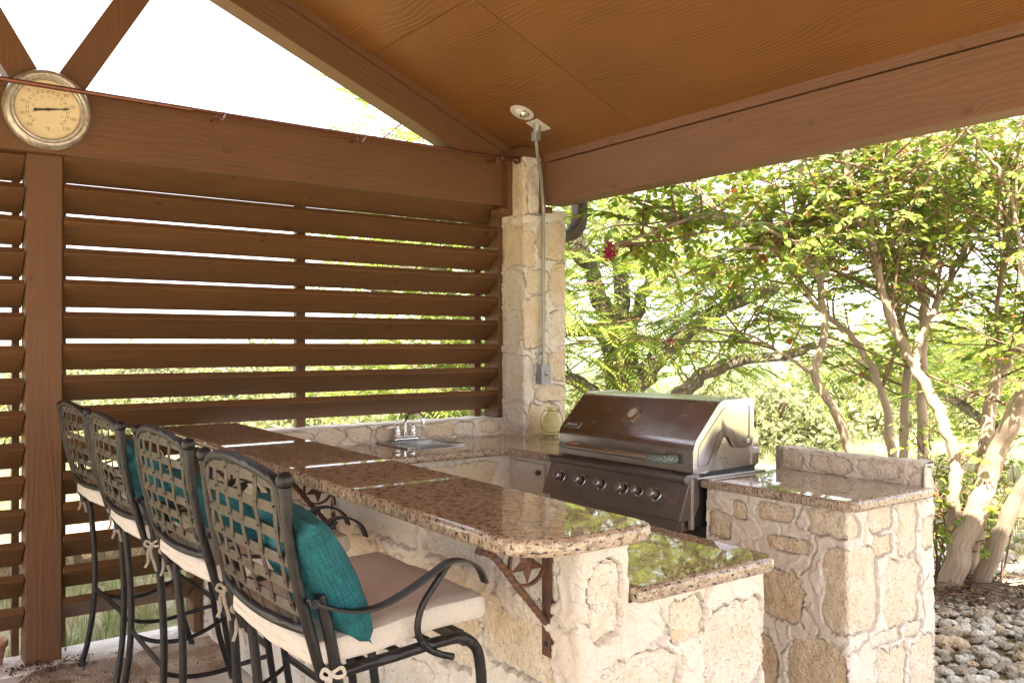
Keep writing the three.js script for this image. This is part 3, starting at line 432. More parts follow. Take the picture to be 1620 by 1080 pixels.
{
  const k = thing('grill_counter', 'stone grill island end with cream blocks, wide mortar joints, granite top and low back wall', 'counter');
  const A = 0.66, I = (z0, z1, v0, v1, c) => ST(z0 + 2.49, Math.min(z1 + 2.49, A + 0.03), v0, v1, c), E = (x0, x1, v0, v1, c) => ST(A + x0 - 2.88, A + Math.min(x1, 3.487) - 2.88, v0, v1, c);
  const st = [I(-2.48, -2.365, 0.67, 0.779, 0), I(-2.354, -2.284, 0.766, 0.833, 0), I(-2.237, -2.067, 0.785, 0.85, 0), ST(0.498, A + 0.07, 0.765, 0.862, 1), I(-2.185, -1.987, 0.675, 0.728, 0), I(-2.40, -2.25, 0.45, 0.62, 0), I(-2.211, -2.02, 0.404, 0.596, 2),
    ST(A - 0.10, A + 0.19, 0.41, 0.725, 1, { n: 6, j: 0.06 }), ST(0.40, A + 0.005, 0.10, 0.36, 2), I(-2.30, -2.14, 0.12, 0.33, 2), I(-2.46, -2.34, 0.1, 0.4, 0),
    E(3.015, 3.167, 0.773, 0.877, 1), E(3.212, 3.351, 0.653, 0.872, 1), E(3.043, 3.167, 0.679, 0.752, 0), E(3.399, 3.487, 0.659, 0.782, 1), E(3.115, 3.375, 0.392, 0.642, 1), E(3.265, 3.391, 0.326, 0.38, 1), E(3.029, 3.235, 0.335, 0.385, 3), E(3.072, 3.265, 0.10, 0.31, 1), E(3.30, 3.487, 0.06, 0.307, 1), E(3.33, 3.487, 0.885, 0.985, 3)];
  const w = sub(k, 'wall'); masonry(w, { path: [[2.88, -2.49], [2.88, -1.83], [3.49, -1.83], [3.49, -2.6]], y0: -0.12, y1: 0.998, res: 0.0044, top: u => (u > A + 0.54 ? 9 : 0.869), stones: st, seed: 14, thick: 0.002, rc: 0.014 });
  part(w, 'core', [box(2.895, 3.44, -0.12, 0.866, -2.48, -1.85, 0, 0.004)], mortarM);
  const b = sub(k, 'back_wall'), f = rnd(8), ss = []; let u = 0.06; while (u < 0.72) { const a = rr(0.1, 0.28, f); ss.push(ST(u, u + a, 0.912, 0.99, [3, 1, 3][Math.floor(f() * 3)], { n: 3.5, j: 0.16, h: rr(-0.002, 0.006, f) })); u += a + rr(0.02, 0.05, f); }
  masonry(b, { path: [[3.49, -2.512], [3.415, -2.512], [3.415, -1.842]], y0: 0.9, y1: 1.006, res: 0.006, stones: ss.filter(s => s.u + s.a < 0.74), seed: 19, thick: 0.002 });
  const tp = new THREE.PlaneGeometry(0.085, 0.69, 10, 90); tp.rotateX(-Math.PI / 2); tp.translate(3.452, 1.0, -2.172); { const p = tp.attributes.position; for (let i = 0; i < p.count; i++) { const x = p.getX(i), z = p.getZ(i); p.setY(i, 1.005 + 0.012 * fbm(x * 9, z * 7, 3) - 0.016 * sst(0.03, 0.045, Math.abs(x - 3.452))); } } tp.computeVertexNormals();
  part(b, 'mortar_cap', uvm(tp), mortarM); part(b, 'core', box(3.425, 3.488, -0.12, 0.996, -2.505, -1.845, 0, 0.006), mortarM);
  const o = roundPoly([[2.86, 1.795], [3.405, 1.795], [3.405, 2.497], [2.86, 2.497]], [0.03, 0.015, 0.003, 0.003]), g = plate(o, 0.012, 0.014, 4); g.rotateX(-Math.PI / 2); g.translate(0, 0.884, 0); part(k, 'countertop', uvm(flatTop(g), 0, 1.1, 0.9), graniteM);
  part(k, 'grill_base', [box(2.9, 3.42, 0, 0.70, -3.41, -2.492, 2, 0.004)], blackM);
}

// ------------------------------------------------------------------ bar stools
function puff(w, h, d, r, bulge, nx = 22, ny = 6, nz = 22) {
  const g = new THREE.BoxGeometry(w, h, d, nx, ny, nz), p = g.attributes.position;
  for (let i = 0; i < p.count; i++) {
    const x = p.getX(i), y = p.getY(i), z = p.getZ(i), ix = clamp(x, -w / 2 + r, w / 2 - r), iy = clamp(y, -h / 2 + r, h / 2 - r), iz = clamp(z, -d / 2 + r, d / 2 - r);
    let dx = x - ix, dy = y - iy, dz = z - iz; const l = Math.hypot(dx, dy, dz) || 1, q = Math.max(Math.abs(dx), Math.abs(dy), Math.abs(dz)); const s = l > 1e-6 ? (q / l) : 0;
    const b = bulge * (1 - Math.pow(2 * x / w, 2)) * (1 - Math.pow(2 * z / d, 2)) * (2 * y / h);
    p.setXYZ(i, ix + dx * s, iy + dy * s + b, iz + dz * s);
  }
  g.computeVertexNormals(); return g;
}
function pillowGeo(a, T, seed) {
  const n = 22, pos = [], uv = [], idx = [], f = k => pn(k, seed);
  for (const s of [1, -1]) for (let i = 0; i <= n; i++) for (let j = 0; j <= n; j++) {
    const u = -1 + 2 * i / n, v = -1 + 2 * j / n, e = Math.pow(Math.max(0, (1 - Math.pow(Math.abs(u), 2.4)) * (1 - Math.pow(Math.abs(v), 2.4))), 0.42);
    const x = a * u * (1 - 0.075 * (1 - v * v)), y = a * v * (1 - 0.075 * (1 - u * u)), wr = 0.004 * pn(u * 3 + seed, v * 3 + s * 5) * e + 0.006 * pn(u * 1.5 + seed, v * 1.5) * e;
    pos.push(x, y, s * (T * e + wr)); uv.push(x + seed, y);
  }
  const m = n + 1, o = m * m; for (let i = 0; i < n; i++) for (let j = 0; j < n; j++) { const a0 = i * m + j, b = a0 + m; idx.push(a0, b, a0 + 1, b, b + 1, a0 + 1, o + a0, o + a0 + 1, o + b, o + b, o + a0 + 1, o + b + 1); }
  const g = new THREE.BufferGeometry(); g.setAttribute('position', new THREE.Float32BufferAttribute(pos, 3)); g.setAttribute('uv', new THREE.Float32BufferAttribute(uv, 2)); g.setIndex(idx); g.computeVertexNormals(); return g;
}
const postX = y => { const k = [[0.78, -0.238], [0.86, -0.262], [0.95, -0.288], [1.05, -0.312], [1.15, -0.326], [1.25, -0.332]]; for (let i = 1; i < k.length; i++) if (y <= k[i][0]) return mix(k[i - 1][1], k[i][1], (y - k[i - 1][0]) / (k[i][0] - k[i - 1][0])); return -0.332; };
const seatY = x => 0.803 + 0.085 * (x + 0.24);
function makeStool() {
  const t = thing('bar_stool', '', 'bar stool'), W = 0.262, HT = 1.200, up = V(0, 0, 1);
  const bowX = (y, z) => postX(y) - 0.020 * (1 - Math.pow(z / W, 2)) * sst(0.8, 0.92, y);
  for (const s of [1, -1]) {
    part(t, 'back_post', tube(curve([0.765, 0.84, 0.93, 1.02, 1.11, HT - 0.012].map((y, i) => V(postX(y), y, s * (0.245 + 0.017 * i / 5))), 20), 0.0125, 12), ironM);
    part(t, 'finial', [ball(0.0185, postX(HT), HT + 0.007, s * W, 18), tube([V(postX(HT), HT - 0.018, s * W), V(postX(HT), HT - 0.008, s * W)], 0.0138, 12)], ironM);
    part(t, 'leg', tube(curve([V(-0.254, 0.965, s * 0.262), V(-0.228, 0.86, s * 0.262), V(-0.205, 0.72, s * 0.257), V(-0.188, 0.5, s * 0.252), V(-0.190, 0.3, s * 0.253), V(-0.213, 0.12, s * 0.262), V(-0.240, 0.004, s * 0.272)], 40), 0.0128, 12), ironM);
    part(t, 'leg', tube(curve([V(-0.21, seatY(-0.21) - 0.013, s * 0.255), V(-0.08, seatY(-0.08) - 0.012, s * 0.268), V(0.03, seatY(0.03) - 0.01, s * 0.278), V(0.085, seatY(0.085) - 0.018, s * 0.28), V(0.122, 0.785, s * 0.28), V(0.136, 0.735, s * 0.28), V(0.144, 0.6, s * 0.276), V(0.172, 0.4, s * 0.272), V(0.205, 0.2, s * 0.272), V(0.262, 0.004, s * 0.276)], 60), 0.0128, 12), ironM);
    part(t, 'foot_cap', tube([V(-0.236, 0, s * 0.271), V(-0.232, 0.025, s * 0.270)], 0.0145, 12), blackM); part(t, 'foot_cap', tube([V(0.263, 0, s * 0.276), V(0.256, 0.025, s * 0.2755)], 0.0145, 12), blackM);
    part(t, 'stretcher', tube(curve([V(-0.192, 0.345, s * 0.253), V(-0.1, 0.305, s * 0.225), V(0.0, 0.295, s * 0.215), V(0.09, 0.31, s * 0.228), V(0.185, 0.335, s * 0.27)], 24), 0.0085, 10), ironM);
    const az = s * 0.288, arm = curve([V(-0.285, 0.962, s * 0.268), V(-0.25, 0.945, az - s * 0.004), V(-0.20, 0.928, az), V(-0.14, 0.925, az + s * 0.004), V(-0.075, 0.945, az + s * 0.008), V(-0.01, 0.975, az + s * 0.01), V(0.042, 0.997, az + s * 0.01), V(0.085, 0.992, az + s * 0.01), V(0.12, 0.968, az + s * 0.01), V(0.136, 0.935, az + s * 0.01)], 54);
    const a = part(t, 'arm', strap(arm, 0.026, 0.0055, V(0, 0, 1)), ironM); a.geometry = strapSide(arm, 0.026, 0.0055); 
    part(t, 'arm_support', tube(curve([V(0.042, 0.991, az + s * 0.004), V(0.008, 0.955, az + s * 0.006), V(-0.03, 0.905, az + s * 0.006), V(-0.038, 0.855, az + s * 0.004), V(-0.015, 0.815, az), V(0.03, 0.788, az - s * 0.002), V(0.056, 0.779, az)], 36), 0.0078, 10), ironM);
    part(t, 'bolt', [tube([V(-0.283, 0.955, s * 0.238), V(-0.275, 0.955, s * 0.292)], 0.0052, 6), tube([V(-0.283, 0.955, s * 0.234), V(-0.283, 0.955, s * 0.242)], 0.0105, 6), tube([V(-0.275, 0.955, s * 0.282), V(-0.275, 0.955, s * 0.290)], 0.0105, 6)], ironM); part(t, 'bolt', tube([V(-0.205, 0.735, s * 0.24), V(-0.205, 0.735, s * 0.275)], 0.006, 6), ironM);
  }
  const zz = [...Array(25)].map((_, i) => -1 + i / 12);
  part(t, 'top_rail', tube(curve([V(bowX(1.09, W), 1.085, -W + 0.008), V(bowX(1.15, W), 1.150, -W + 0.018), V(bowX(1.195, W), 1.193, -W + 0.036), V(bowX(1.214, 0.2), 1.213, -0.165), V(bowX(1.225, 0.1), 1.226, -0.08), V(bowX(1.23, 0), 1.230, 0), V(bowX(1.225, 0.1), 1.226, 0.08), V(bowX(1.214, 0.2), 1.213, 0.165), V(bowX(1.195, W), 1.193, W - 0.036), V(bowX(1.15, W), 1.150, W - 0.018), V(bowX(1.09, W), 1.085, W - 0.008)], 70), 0.0125, 12), ironM);
  part(t, 'bottom_rail', tube(zz.map(q => V(bowX(0.895, q * 0.25) , 0.893 - 0.012 * (1 - q * q), q * 0.25)), 0.0115, 12), ironM);
  const nv = 6, nh = 6, topAt = z => 1.228 - 0.55 * z * z - (Math.abs(z) > 0.2 ? 0.02 : 0);
  for (let i = 0; i < nv; i++) { const z = -0.205 + 0.41 * i / (nv - 1), pts = []; for (let k = 0; k <= 28; k++) { const y = mix(0.89, topAt(z), k / 28), wv = Math.cos((y - 0.928) / 0.053 * Math.PI) * (i % 2 ? 1 : -1); pts.push(V(bowX(y, z) + 0.0014 * wv, y, z * (1 + 0.06 * (y - 0.89) / 0.3))); } part(t, 'vertical_strap', strap(pts, 0.0215, 0.0022, V(1, 0, 0)), strapM); }
  for (let j = 0; j < nh; j++) { const y = 0.928 + 0.053 * j, pts = []; for (let k = 0; k <= 44; k++) { const z = mix(-0.25, 0.25, k / 44), i = (z + 0.205) / 0.41 * (nv - 1), wv = -Math.cos(i * Math.PI) * (j % 2 ? -1 : 1); pts.push(V(bowX(y, z) + 0.0014 * wv, y + 0.008 * (1 - Math.pow(z / 0.25, 2)), z)); } part(t, 'horizontal_strap', strap(pts, 0.0225, 0.0022, V(1, 0, 0)), strapM); }
  const rv = []; for (let i = 0; i < nv; i++) for (let j = 0; j < nh; j++) { const z = -0.205 + 0.41 * i / (nv - 1), y = 0.936 + 0.053 * j; rv.push(ball(0.0024, bowX(y, z) - 0.0018, y, z * (1 + 0.06 * (y - 0.89) / 0.3), 8)); } part(t, 'rivets', rv, ironM).userData.kind = 'stuff';
  part(t, 'rear_stretcher', strap([V(-0.187, 0.36, -0.252), V(-0.187, 0.36, 0.252)], 0.024, 0.005, V(1, 0, 0)), ironM);
  part(t, 'foot_rest', strap([V(0.175, 0.37, -0.272), V(0.175, 0.37, 0.272)], 0.016, 0.016, V(1, 0, 0)), ironM);
  part(t, 'seat_frame', [strap([V(-0.205, seatY(-0.2) - 0.013, -0.255), V(-0.205, seatY(-0.2) - 0.013, 0.255)], 0.022, 0.02, V(1, 0, 0))], ironM); part(t, 'seat_frame', [strap([V(0.10, seatY(0.1) - 0.028, -0.28), V(0.10, seatY(0.1) - 0.028, 0.28)], 0.022, 0.022, V(1, 0, 0))], ironM);
  for (let i = 0; i < 4; i++) { const x = -0.15 + i * 0.078; part(t, 'seat_strap', strap([V(x, seatY(x) - 0.006, -0.27), V(x, seatY(x) - 0.012, 0), V(x, seatY(x) - 0.006, 0.27)], 0.026, 0.003, V(0, 1, 0)), strapM); }
  for (let i = 0; i < 4; i++) { const z = -0.18 + i * 0.12; part(t, 'seat_strap', strap([V(-0.2, seatY(-0.2) - 0.004, z), V(0.1, seatY(0.1) - 0.010, z)], 0.026, 0.003, V(0, 1, 0)), strapM); }
  // cushion, wider in front, with piped seams and fabric ties
  const cu = puff(0.425, 0.060, 0.53, 0.019, 0.012); { const p = cu.attributes.position; for (let i = 0; i < p.count; i++) { const x = p.getX(i), y = p.getY(i), z = p.getZ(i); p.setXYZ(i, x - 0.015 * (1 - Math.pow(z / 0.27, 2)) * (x < 0 ? 1 : -0.3) + 0.003 * pn(z * 9, y * 30), y + 0.006 * pn(x * 7 + 3, z * 7), z * (1 + 0.12 * x)); } cu.computeVertexNormals(); }
  const cush = part(t, 'cushion', uvm(cu, 0), cushM); cush.rotation.z = Math.atan(0.085); cush.position.set(-0.050, seatY(-0.050) + 0.0355, 0);
  for (const y of [-0.024, 0.0, 0.024]) { const loop = []; for (let k = 0; k <= 40; k++) { const z = mix(-0.225, 0.225, k / 40); loop.push(V(-0.2132 - 0.015 * (1 - Math.pow(z / 0.27, 2)) + (Math.abs(y) > 0.01 ? 0.0085 : 0.0012), y, z * 0.975)); } part(cush, 'piping', tube(loop, y ? 0.0030 : 0.0016, 6), tieM); }
  for (const s of [1, -1]) {
    const z = s * 0.262, x = -0.222, y = 0.80, g = [], st = (pts, w) => g.push(strap(curve(pts, 22), w, 0.0018, V(0.3, 0.1, 1).normalize()));
    st([V(-0.205, 0.822, s * 0.235), V(x, y + 0.008, z + s * 0.012), V(x - 0.018, y, z + s * 0.012)], 0.012); g.push(ball(0.0095, x - 0.016, y, z + s * 0.015, 10));
    st([V(x - 0.016, y, z + s * 0.015), V(x - 0.045, y + 0.022, z + s * 0.02), V(x - 0.055, y + 0.004, z + s * 0.022), V(x - 0.03, y - 0.012, z + s * 0.02), V(x - 0.016, y, z + s * 0.015)], 0.013);
    st([V(x - 0.016, y, z + s * 0.015), V(x + 0.015, y + 0.018, z + s * 0.03), V(x + 0.024, y - 0.006, z + s * 0.034), V(x, y - 0.012, z + s * 0.025), V(x - 0.016, y, z + s * 0.015)], 0.013);
    st([V(x - 0.016, y, z + s * 0.015), V(x - 0.022, y - 0.05, z + s * 0.02), V(x - 0.006, y - 0.10, z + s * 0.016), V(x + 0.006, y - 0.15, z + s * 0.02)], 0.015);
    st([V(x - 0.016, y, z + s * 0.015), V(x - 0.036, y - 0.04, z + s * 0.012), V(x - 0.036, y - 0.09, z + s * 0.02), V(x - 0.05, y - 0.125, z + s * 0.014)], 0.015);
    const tg = join(g), q = 0.62; tg.translate(-x, -y, -z); tg.scale(q, q, q); tg.translate(x, y, z); part(t, 'tie', tg, tieM);
  }
  return t;
}
// flat bar bent in its own plane, wide side across the arm (along z)
function strapSide(pts, w, t) { const n = pts.length, a = sweep(pts, [[-t / 2, -w / 2], [t / 2, -w / 2], [t / 2, w / 2], [-t / 2, w / 2]], { up: V(0, 0, 1), crease: 0.5 }); return a; }
const stool0 = makeStool();
{
  const lab = ['iron bar stool nearest the camera, a teal pillow against its woven back', 'iron bar stool second from the camera, between the two stools with upright pillows', 'iron bar stool third from the camera with a teal pillow beside its post', 'iron bar stool farthest back, beside the brown timber post'];
  const zs = [-1.94, -2.71, -3.385, -4.125], xs = [1.0, 1.025, 1.01, 1.03], tw = [0.0, 0.02, -0.015, 0.03];
  zs.forEach((z, i) => { const o = i ? stool0.clone() : stool0; if (i) { o.name = numbered('bar_stool'); scene.add(o); } o.position.set(xs[i], 0, z); o.rotation.y = tw[i]; mark(o, lab[i], 'bar stool', 'bar stools along the bar'); });
  const pil = (i, label, px, py, pz, lean, spin, yaw = 0) => { const m = part(scene, 'pillow', pillowGeo(0.158, 0.064, i * 3.3 + 1), tealM); m.rotation.order = 'YZX'; m.rotation.set(spin, Math.PI / 2 + yaw, 0); m.rotation.order = 'YXZ'; m.rotation.set(-lean, Math.PI / 2 + yaw, spin); m.position.set(xs[i] + px, py, zs[i] + pz); mark(m, label, 'pillow', 'teal pillows on the bar stools'); };
  pil(0, 'teal linen throw pillow on the stool nearest the camera', -0.222, 0.998, 0.140, 0.49, 0.12);
  pil(1, 'teal pillow lying low on the second stool from the camera, seen through its straps', -0.150, 0.972, 0.0, 0.85, 0.1);
  pil(2, 'teal linen pillow on the third stool from the camera', -0.215, 0.998, 0.12, 0.47, 0.1);
}

// ------------------------------------------------------------------ star brackets under the bar top
{
  const mk = z0 => {
    const xw = xBar(z0) - 0.006, t = thing('bracket', '', 'bracket', [xw, 0, z0], 'iron star brackets under the bar top');
    part(t, 'upright', plateX([[-0.0, 0.735], [0.0, 1.03]], 0.032, 0.006), rustM);
    part(t, 'top_bar', box(-0.20, -0.004, 1.0225, 1.0285, -0.016, 0.016, 0, 0.001), rustM);
    part(t, 'twisted_bar', sweep(curve([V(-0.205, 1.016, 0), V(-0.165, 1.0, 0), V(-0.09, 0.915, 0), V(-0.004, 0.815, 0)], 70), rect(0.0135, 0.0135), { twist: 75, crease: 0.3 }), rustM);
    const c = []; for (let k = 0; k <= 48; k++) { const a = k / 48 * 6.2831853; c.push(V(-0.0625 + 0.052 * Math.cos(a), 0.966 + 0.052 * Math.sin(a), 0)); }
    part(t, 'ring', sweep(c, rect(0.006, 0.010), { up: V(0, 0, 1), cap: false, crease: 0.5 }), rustM);
    const pos = [], P = k => { const a = Math.PI / 2 + k * Math.PI / 5, r = k % 2 ? 0.021 : 0.0515; return [-0.0625 + r * Math.cos(a + Math.PI), 0.966 + r * Math.sin(a + Math.PI), 0]; };
    for (let k = 0; k < 10; k++) for (const s of [1, -1]) { const a = P(k), b = P(k + 1), m = [-0.0625, 0.966, s * 0.014]; pos.push(...m, ...(s > 0 ? a : b), ...(s > 0 ? b : a)); }
    const g = new THREE.BufferGeometry(); g.setAttribute('position', new THREE.Float32BufferAttribute(pos, 3)); g.computeVertexNormals(); part(t, 'star', uvm(g), rustM);
    const bl = []; for (const y of [0.765]) { const s = new THREE.CylinderGeometry(0.005, 0.005, 0.004, 10); s.rotateZ(Math.PI / 2); s.translate(-0.008, y, 0); bl.push(s); } part(t, 'bolt', bl, blackM);
    return t;
  };
  function plateX(p, w, t) { return box(-t, 0, p[0][1], p[1][1], -w / 2, w / 2, 1, 0.001); }
  const b0 = mk(-1.625); b0.userData.label = 'rusty iron star bracket at the near end of the bar'; 
  [[-2.9, 'rusty iron star bracket in the middle of the bar, seen past the nearest stool'], [-4.1, 'rusty iron star bracket at the far end of the bar, glimpsed behind a stool back']].forEach(([z, l]) => { const c = b0.clone(); c.name = numbered('bracket'); scene.add(c); c.position.set(xBar(z) - 0.006, 0, z); c.userData.label = l; });
}

// ------------------------------------------------------------------ grill
{
  const t = thing('gas_grill', 'stainless steel built-in gas grill with hood, handle and row of knobs', 'grill');
  const Z0 = -3.392, Z1 = -2.5;
  const arcPts = (pr, r) => { const s = roundPoly(pr, r).getPoints(8).map(p => [p.x, p.y]); return s; };
  // hood: bent sheet
  const out = [[3.2, 0.94], [3.2, 1.238], [2.978, 1.234], [2.801, 1.052], [2.801, 0.934]];
  const line = []; { const s = new THREE.Path(); s.moveTo(...out[0]); s.lineTo(3.2, 1.22); s.quadraticCurveTo(3.2, 1.238, 3.18, 1.2378); s.lineTo(3.003, 1.2345); s.quadraticCurveTo(2.978, 1.234, 2.961, 1.2165); s.lineTo(2.822, 1.074); s.quadraticCurveTo(2.801, 1.052, 2.801, 1.022); s.lineTo(2.801, 0.934); for (const p of s.getPoints(8)) line.push(p); }
  const inner = line.map((p, i) => { const a = line[Math.max(0, i - 1)], b = line[Math.min(line.length - 1, i + 1)], l = Math.hypot(b.x - a.x, b.y - a.y) || 1; return [p.x - (b.y - a.y) / l * 0.004, p.y + (b.x - a.x) / l * 0.004]; });
  const hg = plate([...line.map(p => [p.x, p.y]), ...inner.reverse()], Z1 - Z0 - 0.008); hg.translate(0, 0, Z0 + 0.004); part(t, 'hood', uvm(toCreasedNormals(hg, 0.5), 2), steelM);
  const capO = [[2.8, 0.934], [2.7995, 1.054], [2.978, 1.2365], [3.2005, 1.2395], [3.2005, 1.06], [3.172, 1.024], [3.101, 1.022], [3.061, 1.03], [3.033, 1.071], [3.012, 1.084], [2.988, 1.072], [2.974, 1.042], [2.897, 0.941], [2.883, 0.931]];
  const capS = roundPoly(capO, [0.004, 0.05, 0.035, 0.012, 0.02, 0.03, 0.02, 0.03, 0.02, 0.02, 0.02, 0.02, 0.01, 0.006]);
  const cg = plate(capS, 0.005, 0.0015, 2); cg.translate(0, 0, Z1 - 0.005); part(t, 'hood_side', uvm(toCreasedNormals(cg, 0.5), 1), steelM);
  const inn = roundPoly([[2.826, 0.962], [2.83, 1.044], [2.998, 1.208], [3.168, 1.21], [3.168, 1.062], [3.12, 1.055], [3.078, 1.063], [3.048, 1.112], [2.995, 1.118], [2.952, 1.085], [2.945, 1.05], [2.89, 0.965]], [0.01, 0.03, 0.03, 0.012, 0.01, 0.01, 0.02, 0.03, 0.03, 0.02, 0.02, 0.01]);
  const ring = inn.getPoints(6).map(p => V(p.x, p.y, Z1 + 0.0018)); ring.push(ring[0]); part(t, 'hood_side_emboss', sweep(ring, rect(0.0016, 0.0035), { up: V(0, 0, 1), cap: false }), std({ color: L3(0.2, 0.18, 0.16), metalness: 1, roughness: 0.5 }));
  const cl = plate(capS, 0.004, 0.001, 1); cl.translate(0, 0, Z0); part(t, 'hood_side', uvm(toCreasedNormals(cl, 0.5), 1), steelM);
  const bolt = new THREE.CylinderGeometry(0.0105, 0.0115, 0.006, 18); bolt.rotateX(Math.PI / 2); bolt.translate(3.153, 1.053, Z1 + 0.005); const bh = new THREE.CylinderGeometry(0.004, 0.004, 0.004, 6); bh.rotateX(Math.PI / 2); bh.translate(3.153, 1.053, Z1 + 0.0075); const bt = part(t, 'pivot_bolt', bolt, satinM); part(bt, 'socket', bh, blackM);
  const sp = plate([[2.81, 0.93], [3.249, 0.941], [3.246, 1.077], [3.197, 1.133], [2.92, 1.133], [2.82, 1.03]], 0.005, 0.001, 1); for (const z of [Z1 - 0.016, Z0 + 0.012]) { const c = sp.clone(); c.translate(0, 0, z); part(t, 'firebox_side', uvm(toCreasedNormals(c, 0.4), 1), steelM); }
  for (const x of [2.985, 3.022]) { const c = new THREE.CylinderGeometry(0.003, 0.003, 0.003, 10); c.rotateX(Math.PI / 2); c.translate(x, 0.984, Z1 - 0.0095); part(t, 'screw_hole', c, blackM); }
  part(t, 'rear_catch', box(3.20, 3.232, 0.992, 1.018, Z1 - 0.012, Z1 + 0.006, 0, 0.002), satinM);
  part(t, 'firebox', [box(2.83, 3.24, 0.70, 0.936, Z0 + 0.02, Z1 - 0.022, 2, 0.004), box(3.236, 3.246, 0.93, 1.13, Z0 + 0.02, Z1 - 0.02, 2, 0.002)], blackM);
  part(t, 'flange', box(2.80, 3.25, 0.910, 0.9185, Z1 - 0.02, Z1 + 0.028, 0, 0.002), steelM); part(t, 'flange', box(2.80, 3.25, 0.910, 0.9185, Z0 - 0.02, Z0 + 0.01, 0, 0.002), steelM);
  part(t, 'side_flange', box(2.782, 2.80, 0.70, 0.913, Z1 - 0.012, Z1 + 0.006, 1, 0.002), galvM);
  // control panel: rolled ledge over a face that leans out towards its foot
  const pp = new THREE.Shape(); pp.moveTo(2.835, 0.928); pp.lineTo(2.766, 0.929); pp.quadraticCurveTo(2.744, 0.926, 2.747, 0.906); pp.quadraticCurveTo(2.752, 0.893, 2.772, 0.8925); pp.lineTo(2.7722, 0.888); pp.lineTo(2.714, 0.7465); pp.quadraticCurveTo(2.7125, 0.739, 2.720, 0.739); pp.lineTo(2.80, 0.742); pp.lineTo(2.835, 0.80); pp.closePath();
  const pg = plate(pp, 0.915, 0.0015, 1); pg.translate(0, 0, Z0 - 0.022); part(t, 'control_panel', uvm(toCreasedNormals(pg, 0.5), 2), panelSteelM);
  part(t, 'drip_tray', [box(2.752, 2.80, 0.690, 0.731, Z0 - 0.01, Z1 - 0.02, 2, 0.003)], panelSteelM);
  const kx = y => 2.714 + (y - 0.7465) * (0.0582 / 0.1415), nrm = V(-0.1415, 0.0582, 0).normalize(), q = new THREE.Quaternion().setFromUnitVectors(V(0, 1, 0), nrm), place = (g, y, z, h = 0) => { g.applyQuaternion(q); g.translate(kx(y) + nrm.x * h, y + nrm.y * h, z); return g; };
  [-3.306, -3.157, -3.012, -2.866, -2.768, -2.664].forEach((z, i) => {
    const s = i === 4 ? 0.82 : 1, y = 0.8285, k = sub(t, 'knob');
    part(k, 'bezel', place(lathe([[0, 0], [0.0305 * s, 0], [0.031 * s, 0.003], [0.029 * s, 0.0065], [0.0245 * s, 0.0045], [0.023 * s, 0.003], [0, 0.003]], 36), y, z, 0.0005), chromeM);
    part(k, 'stem', place(lathe([[0, 0.003], [0.0215 * s, 0.003], [0.0205 * s, 0.022], [0, 0.022]], 28), y, z), blackM);
    part(k, 'cap', place(lathe([[0.0185 * s, 0.020], [0.0212 * s, 0.022], [0.0206 * s, 0.040], [0.0185 * s, 0.0445], [0.013 * s, 0.0455], [0, 0.046]], 32), y, z), satinM);
    const p = new THREE.CylinderGeometry(0.0026, 0.0026, 0.002, 10); p.translate(0, 0.0455, 0.0); p.rotateY(0); p.translate(0.010 * s, 0, 0.001); part(k, 'pointer', place(p, y, z), blackM);
  });
  // lettering plates
  const canvasTex = (w, h, draw) => { const c = document.createElement('canvas'); c.width = w; c.height = h; draw(c.getContext('2d'), w, h); const x = new THREE.CanvasTexture(c); x.colorSpace = THREE.SRGBColorSpace; return x; };
  const hq = new THREE.Quaternion().setFromRotationMatrix(new THREE.Matrix4().makeBasis(V(0, 0, 1), V(0.697, 0.717, 0), V(-0.717, 0.697, 0)));
  const onHood = (g, s, z, h) => { const x = 2.801 + 0.177 * s, y = 1.052 + 0.182 * s; g.applyQuaternion(hq); g.translate(x - 0.717 * h, y + 0.697 * h, z); return g; };
  const bd = sub(t, 'badge'); part(bd, 'badge_frame', onHood(plate(roundPoly([[-0.055, -0.017], [0.055, -0.017], [0.062, 0.017], [-0.048, 0.017]], 0.005), 0.002, 0.001, 1), 0.155, -3.316, 0.001), satinM);
  { const g = new THREE.PlaneGeometry(0.098, 0.024); part(bd, 'badge_face', onHood(g, 0.155, -3.316, 0.0052), std({ map: canvasTex(392, 96, (c, w, h) => { c.fillStyle = '#5b5a60'; c.fillRect(0, 0, w, h); c.fillStyle = '#d8d4cf'; c.font = 'bold 66px sans-serif'; c.textAlign = 'center'; c.textBaseline = 'middle'; c.fillText('JENN-AIR', w / 2, h / 2 + 3); }), roughness: 0.4 })); }
  const ga = sub(t, 'hood_gauge'); const gs = new THREE.Shape(); gs.moveTo(-0.036, -0.040); gs.lineTo(0.036, -0.040); gs.lineTo(0.036, 0.012); gs.absarc(0, 0.012, 0.036, 0, Math.PI); gs.closePath();
  part(ga, 'gauge_body', onHood(plate(gs, 0.006, 0.003, 3), 0.50, -2.955, 0.001), chromeM);
  { const g = new THREE.CircleGeometry(0.027, 32); part(ga, 'dial', onHood(g, 0.50, -2.955, 0.0112).translate(0.0084, 0.0086, 0), std({ roughness: 0.25, map: canvasTex(128, 128, (c) => { c.fillStyle = '#cdc9c2'; c.fillRect(0, 0, 128, 128); c.strokeStyle = '#8d2a22'; c.lineWidth = 9; c.beginPath(); c.arc(64, 64, 40, -0.9, 0.9); c.stroke(); c.strokeStyle = '#555'; c.lineWidth = 3; c.beginPath(); c.arc(64, 64, 52, 0, 6.29); c.stroke(); for (let k = 0; k < 12; k++) { const a = 2.4 + k * 0.4; c.beginPath(); c.moveTo(64 + 34 * Math.cos(a), 64 + 34 * Math.sin(a)); c.lineTo(64 + 44 * Math.cos(a), 64 + 44 * Math.sin(a)); c.stroke(); } c.lineWidth = 4; c.strokeStyle = '#9c2a20'; c.beginPath(); c.moveTo(64, 64); c.lineTo(46, 84); c.stroke(); }) })); }
